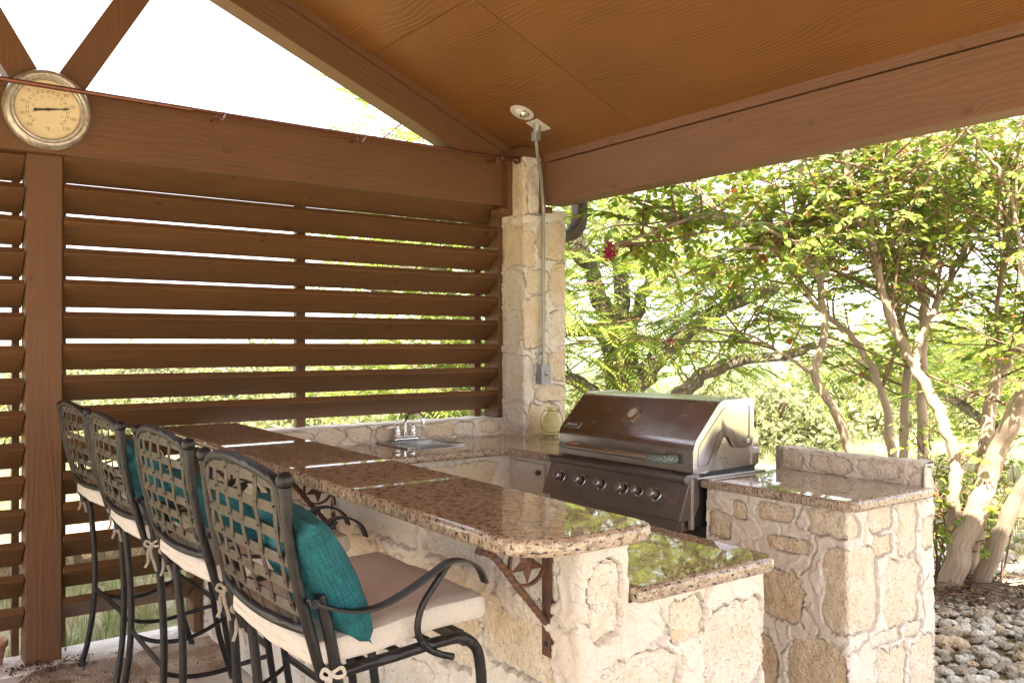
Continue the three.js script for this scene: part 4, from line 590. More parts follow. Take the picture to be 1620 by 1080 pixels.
  part(ga, 'gauge_lip', onHood(box(-0.036, 0.036, -0.044, -0.030, 0.004, 0.018, 0, 0.003), 0.50, -2.955, 0.0), chromeM);
  { const g = new THREE.PlaneGeometry(0.052, 0.085); g.applyQuaternion(new THREE.Quaternion().setFromRotationMatrix(new THREE.Matrix4().makeBasis(V(0, 0, 1), V(0.0582, 0.1415, 0).normalize(), nrm))); g.translate(kx(0.83) + nrm.x * 0.0022, 0.83 + nrm.y * 0.0022, -2.565);
    part(t, 'instruction_plate', g, std({ metalness: 0.7, roughness: 0.45, map: canvasTex(128, 208, (c, w, h) => { c.fillStyle = '#857a75'; c.fillRect(0, 0, w, h); c.fillStyle = '#3a3535'; const f = rnd(4); for (let y = 14; y < 196; y += 9) { if (y > 110 && y < 168) continue; let x = 8; while (x < w - 16 - f() * 40) { const l = 5 + f() * 16; c.fillRect(x, y, l, 3); x += l + 4; } } }) })); }
  // handle with corroded ends
  part(t, 'handle', tube([V(2.742, 0.987, -3.28), V(2.742, 0.987, -2.68)], 0.0125, 20), chromeM);
  const endG = (z, f) => { const g = tube(curve([V(2.742, 0.987, z), V(2.742, 0.987, z + f * 0.02), V(2.747, 0.987, z + f * 0.032)], 10), 0.0165, 16); return g; };
  part(t, 'handle_end', endG(-3.27, -1), verdM);
  const mt = sweep(curve([V(2.744, 0.987, -2.705), V(2.742, 0.986, -2.665), V(2.755, 0.986, -2.62), V(2.799, 0.987, -2.588)], 20), circ(0.0165, 14), { crease: 1.2, scale: t => 0.92 + 0.25 * t }); part(t, 'handle_mount', mt, verdM);
  part(t, 'handle_mount', sweep([V(2.75, 0.987, -3.292), V(2.80, 0.99, -3.255)], circ(0.013, 12), { scale: t => 1 + 0.25 * t }), satinM);
}

// ------------------------------------------------------------------ sink and faucet, lantern, outlet, lamp
{
  const t = thing('bar_sink', 'small square stainless bar sink set in the granite counter', 'sink');
  const o = [[2.345, 4.135], [2.735, 4.135], [2.735, 4.51], [2.345, 4.51]], hole = [[2.40, 4.175], [2.68, 4.175], [2.68, 4.42], [2.40, 4.42]];
  const g = plate(roundPoly(o, 0.02), 0.002, 0.002, 2, [hole]); g.rotateX(-Math.PI / 2); g.translate(0, 0.9135, 0); part(t, 'rim', uvm(toCreasedNormals(g, 0.5)), steelM);
  part(t, 'basin', uvm(toCreasedNormals((() => { const p = []; const q = [[2.40, -4.42], [2.68, -4.42], [2.68, -4.175], [2.40, -4.175]]; for (let i = 0; i < 4; i++) { const a = q[i], b = q[(i + 1) % 4], c = [mix(2.54, a[0], 0.9), mix(-4.2975, a[1], 0.9)], d = [mix(2.54, b[0], 0.9), mix(-4.2975, b[1], 0.9)]; p.push(a[0], 0.915, a[1], b[0], 0.915, b[1], c[0], 0.75, c[1], b[0], 0.915, b[1], d[0], 0.75, d[1], c[0], 0.75, c[1]); p.push(c[0], 0.75, c[1], d[0], 0.75, d[1], 2.54, 0.745, -4.2975); } const k = new THREE.BufferGeometry(); k.setAttribute('position', new THREE.Float32BufferAttribute(p, 3)); k.computeVertexNormals(); return k; })(), 0.5)), steelM);
  const f = thing('faucet', 'chrome two-handle faucet with arched spout and white lever tips behind the bar sink', 'faucet', [2.515, 0.917, -4.455]);
  part(f, 'base', [puff(0.165, 0.024, 0.05, 0.011, 0.002).translate(0, 0.012, 0), puff(0.12, 0.012, 0.04, 0.005, 0.001).translate(0, 0.028, 0)], chromeM);
  part(f, 'spout', [tube(curve([V(0, 0.02, 0), V(0, 0.09, 0), V(0, 0.125, 0.002), V(0.01, 0.155, 0.02), V(0.028, 0.168, 0.055), V(0.046, 0.158, 0.092), V(0.054, 0.13, 0.108), V(0.055, 0.105, 0.11)], 40), 0.0092, 16), tube([V(0, 0.018, 0), V(0, 0.05, 0)], 0.0135, 16), tube([V(0.055, 0.108, 0.11), V(0.055, 0.098, 0.11)], 0.0112, 16)], chromeM);
  for (const s of [-1, 1]) { const l = lathe([[0, 0], [0.023, 0], [0.023, 0.006], [0.018, 0.01], [0.021, 0.016], [0.021, 0.024], [0.016, 0.03], [0.018, 0.036], [0.018, 0.05], [0.012, 0.056], [0.015, 0.064], [0.015, 0.072], [0.006, 0.08], [0.005, 0.09], [0.007, 0.094], [0, 0.1]], 24); l.translate(s * 0.052, 0.022, 0); const h = sub(f, 'handle'); part(h, 'valve', l, chromeM); const lv = sweep(curve([V(s * 0.064, 0.088, 0), V(s * 0.085, 0.087, 0.004), V(s * 0.11, 0.084, 0.006), V(s * 0.125, 0.083, 0.006)], 16), circ(0.0085, 12), { crease: 1.2, scale: q => 0.75 + 0.5 * Math.sin(q * 3) * (1 - 0.2 * q) }); part(h, 'lever', lv, phy({ color: L3(0.8, 0.77, 0.72), roughness: 0.15 })); part(h, 'tip', ball(0.005, s * 0.128, 0.083, 0.006, 10), chromeM); }
}
{
  const c = V(3.405, 0.915, -4.19), t = thing('glass_lantern', 'ribbed pale yellow glass lantern jar with wire handle on the counter by the column', 'lantern', [c.x, c.y, c.z]);
  const pr = [[0.0, 0.004], [0.05, 0.002], [0.078, 0.012]]; for (let k = 0; k <= 40; k++) { const y = 0.016 + 0.112 * k / 40, e = 0.083 - 0.040 * Math.pow(k / 40, 1.8); pr.push([e + 0.0028 * Math.cos(k / 40 * 6.2831853 * 8), y]); } pr.push([0.036, 0.136], [0.030, 0.146], [0.028, 0.158], [0.030, 0.170], [0.035, 0.172], [0.036, 0.180], [0.034, 0.182]);
  const inn = pr.slice().reverse().map(([r, y]) => [Math.max(0, r - 0.003), y + (r < 0.06 && y < 0.02 ? 0.003 : 0)]);
  part(t, 'jar', lathe([...pr, ...inn], 48), phy({ color: L3(0.90, 0.87, 0.66), transmission: 0.7, thickness: 0, roughness: 0.28, ior: 1.4 }));
  const wm = std({ color: L3(0.10, 0.055, 0.03), roughness: 0.6, metalness: 0.5 }), a = V(RT.x, 0, RT.z), n = V(-FW.x, 0, -FW.z);
  const w = [V(-0.045, 0.160, 0.0), V(-0.07, 0.12, 0.05), V(-0.07, 0.07, 0.075), V(-0.05, 0.04, 0.09), V(0, 0.03, 0.093), V(0.05, 0.04, 0.09), V(0.062, 0.09, 0.07), V(0.055, 0.13, 0.04), V(0.045, 0.160, 0.0)].map(p => a.clone().multiplyScalar(p.x).addScaledVector(n, p.z).setY(p.y));
  part(t, 'handle', [tube(curve(w, 50), 0.0018, 6), ball(0.004, w[0].x, w[0].y, w[0].z, 8), ball(0.004, w[8].x, w[8].y, w[8].z, 8)], wm); const nr = []; for (let k = 0; k <= 24; k++) nr.push(V(0.0325 * Math.cos(k / 24 * 6.2832), 0.155, 0.0325 * Math.sin(k / 24 * 6.2832))); part(t, 'neck_wire', [tube(nr, 0.002, 6), tube([w[0], nr[12]], 0.0016, 6), tube([w[8], nr[0]], 0.0016, 6)], wm);
  const feet = []; for (let k = 0; k < 3; k++) feet.push(ball(0.005, 0.05 * Math.cos(k * 2.1), 0.001, 0.05 * Math.sin(k * 2.1), 8)); part(t, 'feet', feet, wm);
}
{
  const t = thing('conduit', 'grey metal electrical conduit running from the ceiling plate down the stone column', 'conduit'), X = 3.412, Zc = -4.285;
  const pl = box(-0.055, 0.055, -0.004, 0, -0.055, 0.055, 0, 0.001); pl.rotateZ(-ang); pl.translate(3.187, ceilY(3.187) - 0.0015, -4.05); part(t, 'ceiling_plate', pl, whiteM);
  part(t, 'fitting', [tube([V(3.18, 2.79, -4.052), V(3.182, 2.745, -4.06)], 0.022, 16), box(3.162, 3.204, 2.69, 2.748, -4.09, -4.045, 1, 0.006)], galvM);
  part(t, 'pipe', tube(curve([V(3.185, 2.70, -4.07), V(3.22, 2.62, -4.10), V(3.30, 2.53, -4.17), V(3.375, 2.44, -4.25), V(X, 2.33, Zc), V(X, 2.1, Zc), V(X, 1.8, Zc), V(X, 1.36, Zc)], 60), 0.0105, 14), galvM);
  const clip = y => [box(X - 0.012, X + 0.012, y - 0.009, y + 0.009, Zc - 0.012, Zc + 0.0125, 0, 0.003), box(X - 0.045, X - 0.01, y - 0.009, y + 0.009, -4.312, -4.300, 0, 0.002)];
  for (const y of [2.30, 1.425]) part(t, 'clip', clip(y), galvM); part(t, 'coupling', tube([V(X, 1.352, Zc), V(X, 1.38, Zc)], 0.0145, 14), galvM);
  const o = thing('outlet_box', 'grey weatherproof outlet box at the foot of the conduit on the stone column', 'outlet box');
  part(o, 'box', box(X - 0.036, X + 0.036, 1.232, 1.352, -4.312, -4.262, 1, 0.005), boxM); part(o, 'cover', box(X - 0.038, X + 0.038, 1.230, 1.354, -4.262, -4.254, 1, 0.003), boxM);
  const sc = []; for (const [a, b] of [[0, 0.045], [-0.015, 0.022], [0.02, 0.02], [-0.012, -0.02], [0.02, -0.03], [-0.012, -0.04]]) { const s = new THREE.CylinderGeometry(0.003, 0.003, 0.003, 8); s.rotateX(Math.PI / 2); s.translate(X + a, 1.292 + b, -4.2530); sc.push(s); } part(o, 'screws', sc, blackM);
  part(o, 'toggle', sweep([V(X - 0.014, 1.295, -4.2515), V(X + 0.018, 1.285, -4.2515)], circ(0.008, 10), { scale: q => 1 - 0.4 * q }), std({ color: L3(0.2, 0.2, 0.22), roughness: 0.4 }));
}
{
  const t = thing('ceiling_lamp', 'round white recessed eyeball lamp, unlit, in the brown ceiling', 'lamp'), c = V(3.058, ceilY(3.058), -4.04), q = new THREE.Quaternion().setFromUnitVectors(V(0, -1, 0), V(-S, -1, 0).normalize());
  const pl = g => { g.scale(1, -1, 1); const i = g.index; if (i) { const a = i.array; for (let k = 0; k < a.length; k += 3) { const b = a[k]; a[k] = a[k + 1]; a[k + 1] = b; } } g.computeVertexNormals(); g.applyQuaternion(q); g.translate(c.x, c.y, c.z); return g; };
  part(t, 'trim_ring', pl(lathe([[0.046, 0.0], [0.048, 0.006], [0.066, 0.009], [0.072, 0.005], [0.074, 0.0], [0.046, -0.004]], 44)), whiteM);
  const eb = new THREE.SphereGeometry(0.046, 32, 20); eb.translate(c.x - 0.004, c.y + 0.02, c.z); part(t, 'eyeball', eb, whiteM);
  const dir = V(0.28, -0.8, 0.42).normalize(), dq = new THREE.Quaternion().setFromUnitVectors(V(0, 1, 0), dir), e0 = V(c.x - 0.004, c.y + 0.02, c.z);
  const l1 = lathe([[0.0, 0.040], [0.022, 0.0415], [0.028, 0.049], [0.031, 0.048], [0.033, 0.034]], 32); l1.applyQuaternion(dq); l1.translate(e0.x, e0.y, e0.z); part(t, 'bulb_rim', l1, chromeM);
  const l2 = lathe([[0, 0.049], [0.014, 0.0475], [0.0255, 0.0435]], 28); l2.applyQuaternion(dq); l2.translate(e0.x, e0.y, e0.z); part(t, 'bulb_lens', l2, phy({ color: L3(0.75, 0.7, 0.6), roughness: 0.12, metalness: 0.3 }));
}
// curtain rod along the tie beam
{
  const t = thing('curtain_rod', 'thin copper coloured rod along the top of the gable tie beam', 'rod'), z = -4.372, y = x => 2.640 - 0.004 * Math.sin((x - 0.4) * 1.1);
  const pts = []; for (let k = 0; k <= 30; k++) { const x = mix(-1.4, 1.27, k / 30); pts.push(V(x, y(x), z)); } const p2 = []; for (let k = 0; k <= 20; k++) { const x = mix(1.25, 3.24, k / 20); p2.push(V(x, y(x) + 0.002, z)); }
  part(t, 'rod', [tube(pts, 0.0115, 12)], copperM); part(t, 'rod', [tube(p2, 0.0092, 12)], copperM);
  part(t, 'finial', [lathe([[0, 0], [0.012, 0], [0.012, 0.008], [0.018, 0.012], [0.014, 0.018], [0.024, 0.026], [0.0255, 0.036], [0.02, 0.05], [0, 0.056]], 24).rotateZ(-Math.PI / 2).translate(3.235, y(3.24), z)], copperM);
  for (const x of [1.40, 2.18, 3.12]) { part(t, 'bracket', [tube([V(x, y(x) - 0.045, z - 0.006), V(x, y(x), z - 0.006)], 0.0065, 10), tube([V(x, y(x) - 0.012, -4.49), V(x, y(x) - 0.012, z)], 0.004, 8)], copperM); const rg = []; for (let k = 0; k <= 20; k++) { const a = k / 20 * 6.2832; rg.push(V(x + 0.03, y(x) + 0.014 * Math.sin(a), z + 0.014 * Math.cos(a))); } part(t, 'ring', [tube(rg, 0.0025, 6), tube(curve([V(x + 0.03, y(x) - 0.013, z), V(x + 0.022, y(x) - 0.028, z), V(x + 0.012, y(x) - 0.024, z)], 8), 0.002, 6)], satinM); }
}
// thermometer
{
  const t = thing('thermometer', 'round outdoor dial thermometer in a worn pewter case on the gable beam', 'thermometer', [0.652, 2.556, -4.488]);
  const caseTex = tex(256, 256, [0.12, 0.12], (u, v) => { const a = sst(-0.2, 0.4, fbm(u * 5, v * 5, 4, 5, 5)), g = 0.9 + 0.25 * pn(u * 50, v * 50, 50, 50); return [0, 1, 2].map(i => mix([0.62, 0.585, 0.53][i], [0.46, 0.395, 0.30][i], a) * g); });
  const cm = std({ map: caseTex, roughness: 0.38, metalness: 0.65 });
  const g = lathe([[0.10, 0.0], [0.182, 0.0], [0.184, 0.012], [0.181, 0.030], [0.172, 0.044], [0.160, 0.050], [0.152, 0.046], [0.149, 0.040], [0.146, 0.046], [0.141, 0.047], [0.137, 0.041], [0.134, 0.030], [0.131, 0.020]], 72); g.rotateX(Math.PI / 2); { const p = g.attributes.position, uv = g.attributes.uv; for (let i = 0; i < p.count; i++) uv.setXY(i, p.getX(i) + p.getZ(i), p.getY(i) - p.getZ(i)); } part(t, 'case', g, cm);
  const c = document.createElement('canvas'); c.width = c.height = 1024; const x = c.getContext('2d'); x.fillStyle = '#e8d6b4'; x.fillRect(0, 0, 1024, 1024);
  { const f = rnd(3); for (let k = 0; k < 260; k++) { const px = f() * 1024, py = f() * 1024, r = 10 + f() * 70; x.fillStyle = f() < 0.5 ? 'rgba(190,150,95,0.05)' : 'rgba(236,216,178,0.06)'; x.beginPath(); x.arc(px, py, r, 0, 6.3); x.fill(); } }
  const A = v => (90 - (v - 30) * 1.5) * Math.PI / 180; x.strokeStyle = '#4b3d2c'; x.lineWidth = 4; for (const r of [300, 335]) { x.beginPath(); x.arc(512, 512, r, -A(-60), -A(120)); x.stroke(); }
  for (let v = -60; v <= 120; v += 10) { const a = A(v); x.lineWidth = 8; x.beginPath(); x.moveTo(512 + 292 * Math.cos(a), 512 - 292 * Math.sin(a)); x.lineTo(512 + 343 * Math.cos(a), 512 - 343 * Math.sin(a)); x.stroke(); }
  x.fillStyle = '#54452f'; x.textAlign = 'center'; x.textBaseline = 'middle'; x.font = '72px serif'; for (let v = -60; v <= 120; v += 20) { const a = A(v); x.fillText(v < 0 ? '-' + -v : String(v), 512 + 412 * Math.cos(a), 512 - 412 * Math.sin(a)); }
  x.fillStyle = '#8d7856'; x.font = '44px serif'; for (let v = -50; v <= 50; v += 10) { const a = A(v * 1.8 + 32); if (Math.abs(v) <= 50 && v * 1.8 + 32 < 118 && v * 1.8 + 32 > -58) x.fillText(String(Math.abs(v)), 512 + 236 * Math.cos(a), 512 - 236 * Math.sin(a)); }
  x.fillStyle = '#54452f'; x.font = '82px serif'; x.fillText('°F', 512, 850); x.fillStyle = '#8d7856'; x.font = '40px serif'; x.fillText('°C', 330, 700); x.fillText('°C', 700, 720);
  const dt = new THREE.CanvasTexture(c); dt.colorSpace = THREE.SRGBColorSpace; const d = new THREE.CircleGeometry(0.134, 64); d.translate(0, 0, 0.024); part(t, 'dial', d, std({ map: dt, roughness: 0.7 }));
  const n = plate([[-0.052, -0.006], [-0.02, -0.0045], [0.0, -0.006], [0.06, -0.0016], [0.068, -0.0055], [0.094, 0], [0.068, 0.0055], [0.06, 0.0016], [0, 0.006], [-0.02, 0.0045], [-0.052, 0.006]], 0.0016); n.rotateZ(0.16); n.translate(0, 0, 0.029); part(t, 'needle', [n, ball(0.008, 0, 0, 0.030, 14), ball(0.0075, -0.052 * Math.cos(0.16), -0.052 * Math.sin(0.16), 0.030, 12)], std({ color: L3(0.05, 0.035, 0.02), roughness: 0.5 }));
  const gl = new THREE.CircleGeometry(0.134, 48); gl.translate(0, 0, 0.036); part(t, 'glass', gl, phy({ transmission: 1, thickness: 0, roughness: 0.03, ior: 1.45 }));
}
// clay pot at the left edge
{
  const p = atY(-19, 1054, 0), t = thing('flower_pot', 'terracotta flower pot cut off by the left edge, on the floor by the louvres', 'flower pot', [p.x, 0.001, p.z]);
  part(t, 'pot', lathe([[0, 0.002], [0.055, 0], [0.058, 0.004], [0.074, 0.09], [0.0735, 0.09]], 36), std({ map: flagTex, color: L3(1.1, 0.85, 0.7), roughness: 0.9 })); part(t, 'rim', lathe([[0.0735, 0.085], [0.081, 0.087], [0.083, 0.092], [0.083, 0.11], [0.08, 0.114], [0.073, 0.113], [0.069, 0.06], [0, 0.05]], 36), std({ map: flagTex, color: L3(1.1, 0.85, 0.7), roughness: 0.9 }));
}

// ------------------------------------------------------------------ trees and plants
const barkMap = (A, B, C, k) => tex(512, 512, [0.5, 0.5], (u, v) => { const a = sst(-0.15, 0.25, fbm(u * 3, v * 6, 4, 3, 6)), b = sst(0.1, 0.4, fbm(u * 4 + 5, v * 12, 4, 4, 12)), g = 0.9 + 0.2 * pn(u * 12, v * 100, 12, 100); return [0, 1, 2].map(i => mix(mix(A[i], B[i], a), C[i], b * k) * g); });
const barkA = std({ map: barkMap([0.56, 0.42, 0.30], [0.46, 0.32, 0.215], [0.68, 0.57, 0.46], 0.8), bumpMap: tex(256, 256, [0.4, 0.4], (u, v) => 0.5 + 0.5 * fbm(u * 2, v * 14, 4, 2, 14), false), bumpScale: 0.006, roughness: 0.75 });
const barkB = std({ map: barkMap([0.44, 0.36, 0.285], [0.29, 0.22, 0.165], [0.62, 0.55, 0.47], 0.9), bumpMap: tex(512, 512, [0.35, 0.35], (u, v) => { const q = Math.abs(fbm(u * 4, v * 12, 4, 4, 12)); return sst(0, 0.3, q); }, false), bumpScale: 0.022, roughness: 0.95 });
const twigM = std({ color: L3(0.20, 0.115, 0.075), roughness: 0.8 });
const leafM = phy({ color: L3(1, 1, 1), roughness: 0.72, specularIntensity: 0.4, transmission: 0.5, thickness: 0, side: THREE.DoubleSide });
const leafM2 = phy({ color: L3(1, 1, 1), roughness: 0.75, specularIntensity: 0.4, transmission: 0.52, thickness: 0, side: THREE.DoubleSide });
function leafGeo(L, W) { // ovate leaf along +x, folded along its midrib, normal +y
  const xs = [0, 0.18, 0.45, 0.75, 1], ws = [0.0, 0.7, 1, 0.72, 0], p = [], ix = []; let n = 0;
  for (let i = 0; i < 5; i++) { const x = xs[i] * L, dr = -0.22 * L * xs[i] * xs[i]; p.push(x, dr, 0, x, dr + 0.12 * W * ws[i], -W / 2 * ws[i], x, dr + 0.12 * W * ws[i], W / 2 * ws[i]); }
  for (let i = 0; i < 4; i++) { const a = i * 3, b = a + 3; if (i < 3) ix.push(a, b, a + 1, a + 1, b, b + 1, a, a + 2, b, a + 2, b + 2, b); else ix.push(a, b, a + 1, a, a + 2, b); }
  const g = new THREE.BufferGeometry(); g.setAttribute('position', new THREE.Float32BufferAttribute(p, 3)); g.setIndex(ix); g.computeVertexNormals(); return g;
}
function pinnateGeo(L, pairs, l, w, droop) { // compound leaf along +x with narrow leaflets
  const p = [], ix = []; const add = (x, y, a, s) => { const c = Math.cos(a), q = Math.sin(a) * s, b = p.length / 3; const pt = (t, o) => p.push(x + l * t * c - o * q, y - 0.25 * l * t * t, l * t * q + o * c * s * 1); pt(0, 0); pt(0.4, w / 2); pt(0.4, -w / 2); pt(1, 0); ix.push(b, b + 1, b + 2, b + 1, b + 3, b + 2); };
  for (let i = 0; i < pairs; i++) { const t = 0.18 + 0.78 * i / (pairs - 1), x = L * t, y = -droop * L * t * t; add(x, y, 1.0, 1); add(x, y, 1.0, -1); } add(L, -droop * L, 0.001, 1);
  const b = p.length / 3; p.push(0, 0, 0.0012, 0, 0, -0.0012, L * 0.55, -droop * L * 0.3, 0, L, -droop * L, 0); ix.push(b, b + 2, b + 1, b + 2, b + 3, b + 1);
  const g = new THREE.BufferGeometry(); g.setAttribute('position', new THREE.Float32BufferAttribute(p, 3)); g.setIndex(ix); g.computeVertexNormals(); return g;
}
const limb = (pts, r0, r1, n = 10, wob = 0.015, seed = 1) => { const c = curve(pts, Math.max(10, pts.length * 7)), m = c.length; c.forEach((p, i) => { if (i && i < m - 1) { p.x += wob * pn(i * 0.35, seed * 3.3); p.z += wob * pn(i * 0.35 + 40, seed * 3.3); } }); return { pts: c, r0, r1, geo: sweep(c, circ(1, n), { crease: 1.3, scale: t => mix(r0, r1, Math.pow(t, 0.8)) * (1 + 0.10 * pn(t * 9, seed * 7.7)) }) }; };
// branches with twigs and leaves growing out of given limbs
function foliage({ limbs, from = 0.25, n, len, twigs, twigLen, gap, up = 0.25, f, keep = () => true, bias = V(0, 0, 0) }) {
  const tg = [], leaves = [], tot = limbs.reduce((s, l) => s + l.w, 0), prof = circ(1, 4);
  for (let b = 0; b < n; b++) {
    let k = f() * tot, l = limbs[0]; for (const q of limbs) { if (k < q.w) { l = q; break; } k -= q.w; }
    const t = mix(l.from ?? from, 1, f()), P = l.pts[Math.floor(t * (l.pts.length - 1))], a = f() * 6.2832, e = rr(-0.15, 1.05, f) + up;
    const d = V(Math.cos(a) * Math.cos(e), Math.sin(e), Math.sin(a) * Math.cos(e)).add(bias).normalize(), L = rr(len[0], len[1], f), bp = [P.clone()];
    for (let i = 1; i <= 4; i++) { d.x += rr(-0.25, 0.25, f); d.z += rr(-0.25, 0.25, f); d.y += rr(-0.16, 0.14, f); d.normalize(); bp.push(bp[i - 1].clone().addScaledVector(d, L / 4)); }
    if (!keep(bp[2]) || !keep(bp[4]) || (bp[2].y > 2.9 && f() < 0.6)) continue;
    const bc = curve(bp, 8); tg.push(sweep(bc, prof, { crease: 1.4, cap: false, scale: q => mix(0.0075, 0.0022, q) * (0.6 + L * 0.5) }));
    for (let w = 0; w < twigs; w++) {
      const q = mix(0.18, 1, (w + f()) / twigs), p0 = bc[Math.min(7, Math.floor(q * 8))], dd = V(rr(-1, 1, f), rr(-0.55, 0.75, f), rr(-1, 1, f)).addScaledVector(d, 0.7).normalize(), TL = rr(twigLen[0], twigLen[1], f), tp = [p0.clone()];
      for (let i = 1; i <= 3; i++) { dd.y -= rr(0, 0.2, f); dd.normalize(); tp.push(tp[i - 1].clone().addScaledVector(dd, TL / 3)); }
      tg.push(sweep(tp, circ(1, 3), { crease: 1.4, cap: false, scale: z => mix(0.0022, 0.0008, z) }));
      const m = Math.max(2, Math.round(TL / gap)); for (let i = 1; i <= m; i++) { const z = i / m * 3, j = Math.min(2, Math.floor(z)), p = tp[j].clone().lerp(tp[j + 1], z - j); leaves.push({ p, d: dd.clone(), s: i % 2 ? 1 : -1, end: i === m }); }
    }
  }
  return { tg, leaves };
}
function crown(parent, name, geo, mat, leaves, f, { size = [0.7, 1.2], cols, out = 1.0, flat = 0.6 }) {
  const im = new THREE.InstancedMesh(geo, mat, leaves.length), X = V(0, 0, 0), Y = V(0, 0, 0), Zv = V(0, 0, 0), M = new THREE.Matrix4(), c = new THREE.Color();
  leaves.forEach((l, i) => {
    X.copy(l.d); const side = V(-l.d.z, 0, l.d.x).normalize().multiplyScalar(l.s * (l.end ? 0.2 : out)); X.add(side).add(V(rr(-0.35, 0.35, f), rr(-0.4, 0.25, f), rr(-0.35, 0.35, f))).normalize();
    Y.set(rr(-flat, flat, f), 1, rr(-flat, flat, f)); Zv.crossVectors(X, Y).normalize(); Y.crossVectors(Zv, X).normalize();
    const s = rr(size[0], size[1], f); M.makeBasis(X.clone().multiplyScalar(s), Y.clone().multiplyScalar(s), Zv.clone().multiplyScalar(s)); M.setPosition(l.p); im.setMatrixAt(i, M);
    const q = f(); let k = 0, a = 0; for (; k < cols.length - 1; k++) { a += cols[k][1]; if (q < a) break; } const b = cols[k][0], g = rr(0.8, 1.2, f); im.setColorAt(i, c.setRGB(b[0] * g, b[1] * g, b[2] * g));
  });
  im.name = name; im.userData.kind = 'stuff'; shade(im); parent.add(im); return im;
}
const greenA = [[[0.26, 0.345, 0.045], 0.36], [[0.165, 0.255, 0.035], 0.24], [[0.38, 0.44, 0.05], 0.26], [[0.42, 0.38, 0.07], 0.08], [[0.36, 0.11, 0.035], 0.022], [[0.30, 0.19, 0.05], 0.018]];
const greenB = [[[0.28, 0.37, 0.05], 0.4], [[0.40, 0.45, 0.07], 0.38], [[0.18, 0.27, 0.04], 0.22]];
const notInside = p => !(p.x < 3.75 && p.z > -4.8) && p.y > -0.05 && p.y < 3.5 && (p.y > 1.95 || p.x < 4.6 || Math.abs(Math.sin(p.x * 91.7 + p.z * 57.3)) > 0.72);
{ // crape myrtle clump by the gravel, many smooth stems
  const f = rnd(71), t = thing('crape_myrtle', 'multi-stemmed crape myrtle with smooth tan trunks rising from the gravel right of the grill counter', 'tree');
  const A = a => a.map(([x, y, d]) => at(x, y, d)), L = [];
  const stem = (p, r0, r1, w, from = 0.45, nm = 'trunk', n = 14) => { const l = limb(A(p), r0, r1, n, 0.02, p[0][0] * 0.01 + p.length); part(t, nm, l.geo, barkA); L.push({ ...l, w, from }); };
  stem([[1497, 948, 5.55], [1515, 880, 5.5], [1545, 800, 5.45], [1572, 730, 5.4], [1610, 645, 5.2], [1665, 540, 5.0], [1720, 420, 4.9], [1760, 260, 4.9]], 0.082, 0.035, 1.2, 0.5);
  stem([[1528, 950, 5.7], [1540, 870, 5.7], [1552, 790, 5.65], [1556, 720, 5.6], [1566, 650, 5.6], [1584, 588, 5.55], [1618, 530, 5.5], [1650, 440, 5.5], [1670, 300, 5.5]], 0.06, 0.026, 1.2, 0.6);
  stem([[1540, 945, 5.6], [1578, 860, 5.4], [1625, 760, 5.2], [1700, 660, 5.0], [1780, 540, 4.9]], 0.06, 0.03, 0.5, 0.6);
  stem([[1510, 945, 5.65], [1506, 860, 5.6], [1510, 780, 5.5], [1512, 730, 5.5], [1497, 680, 5.5], [1478, 635, 5.55], [1445, 572, 5.6]], 0.044, 0.034, 0.1, 0.8);
  stem([[1446, 578, 5.6], [1438, 560, 5.6], [1414, 508, 5.6], [1392, 440, 5.55], [1376, 372, 5.5], [1360, 345, 5.5], [1346, 290, 5.45], [1338, 200, 5.4], [1330, 90, 5.3]], 0.034, 0.014, 1.4, 0.25);
  stem([[1444, 575, 5.6], [1462, 522, 5.65], [1480, 485, 5.7], [1505, 440, 5.8], [1530, 380, 5.8], [1545, 280, 5.8], [1556, 120, 5.8]], 0.030, 0.013, 1.2, 0.25);
  stem([[1374, 374, 5.5], [1384, 320, 5.4], [1400, 250, 5.3], [1410, 150, 5.3]], 0.018, 0.010, 0.8, 0.2, 'limb', 10);
  stem([[1584, 590, 5.55], [1580, 540, 5.5], [1578, 500, 5.45], [1590, 420, 5.4], [1600, 300, 5.3]], 0.02, 0.010, 0.8, 0.3, 'limb', 10);
  stem([[1620, 460, 5.0], [1606, 330, 5.0], [1590, 285, 5.0], [1560, 240, 4.95], [1525, 195, 4.9]], 0.013, 0.008, 0.8, 0.1, 'limb', 8);
  const fo = foliage({ limbs: L, n: 215, len: [0.5, 1.5], twigs: 8, twigLen: [0.14, 0.34], gap: 0.021, f, keep: notInside, bias: FW.clone().multiplyScalar(0.3) });
  // suckers round the foot
  const su = []; for (let k = 0; k < 16; k++) { const p0 = at(rr(1470, 1590, f), rr(925, 955, f), rr(5.4, 5.8, f)), p1 = p0.clone().add(V(rr(-0.35, 0.3, f), rr(0.5, 1.15, f), rr(-0.3, 0.35, f))); su.push({ pts: curve([p0, p0.clone().lerp(p1, 0.5).add(V(rr(-0.06, 0.06, f), 0, rr(-0.06, 0.06, f))), p1], 12), w: 1, from: 0.35 }); fo.tg.push(sweep(su[k].pts, circ(1, 5), { crease: 1.3, scale: q => mix(0.007, 0.0025, q) })); }
  const fs = foliage({ limbs: su, n: 60, len: [0.12, 0.32], twigs: 3, twigLen: [0.1, 0.2], gap: 0.024, f, keep: p => p.x > 3.75 && p.y > -0.05 }); fo.tg.push(...fs.tg); fo.leaves.push(...fs.leaves);
  part(t, 'branches', fo.tg, twigM).userData.kind = 'stuff';
  crown(t, 'crown', leafGeo(0.054, 0.036), leafM, fo.leaves, f, { size: [0.5, 1.2], cols: greenA });
}
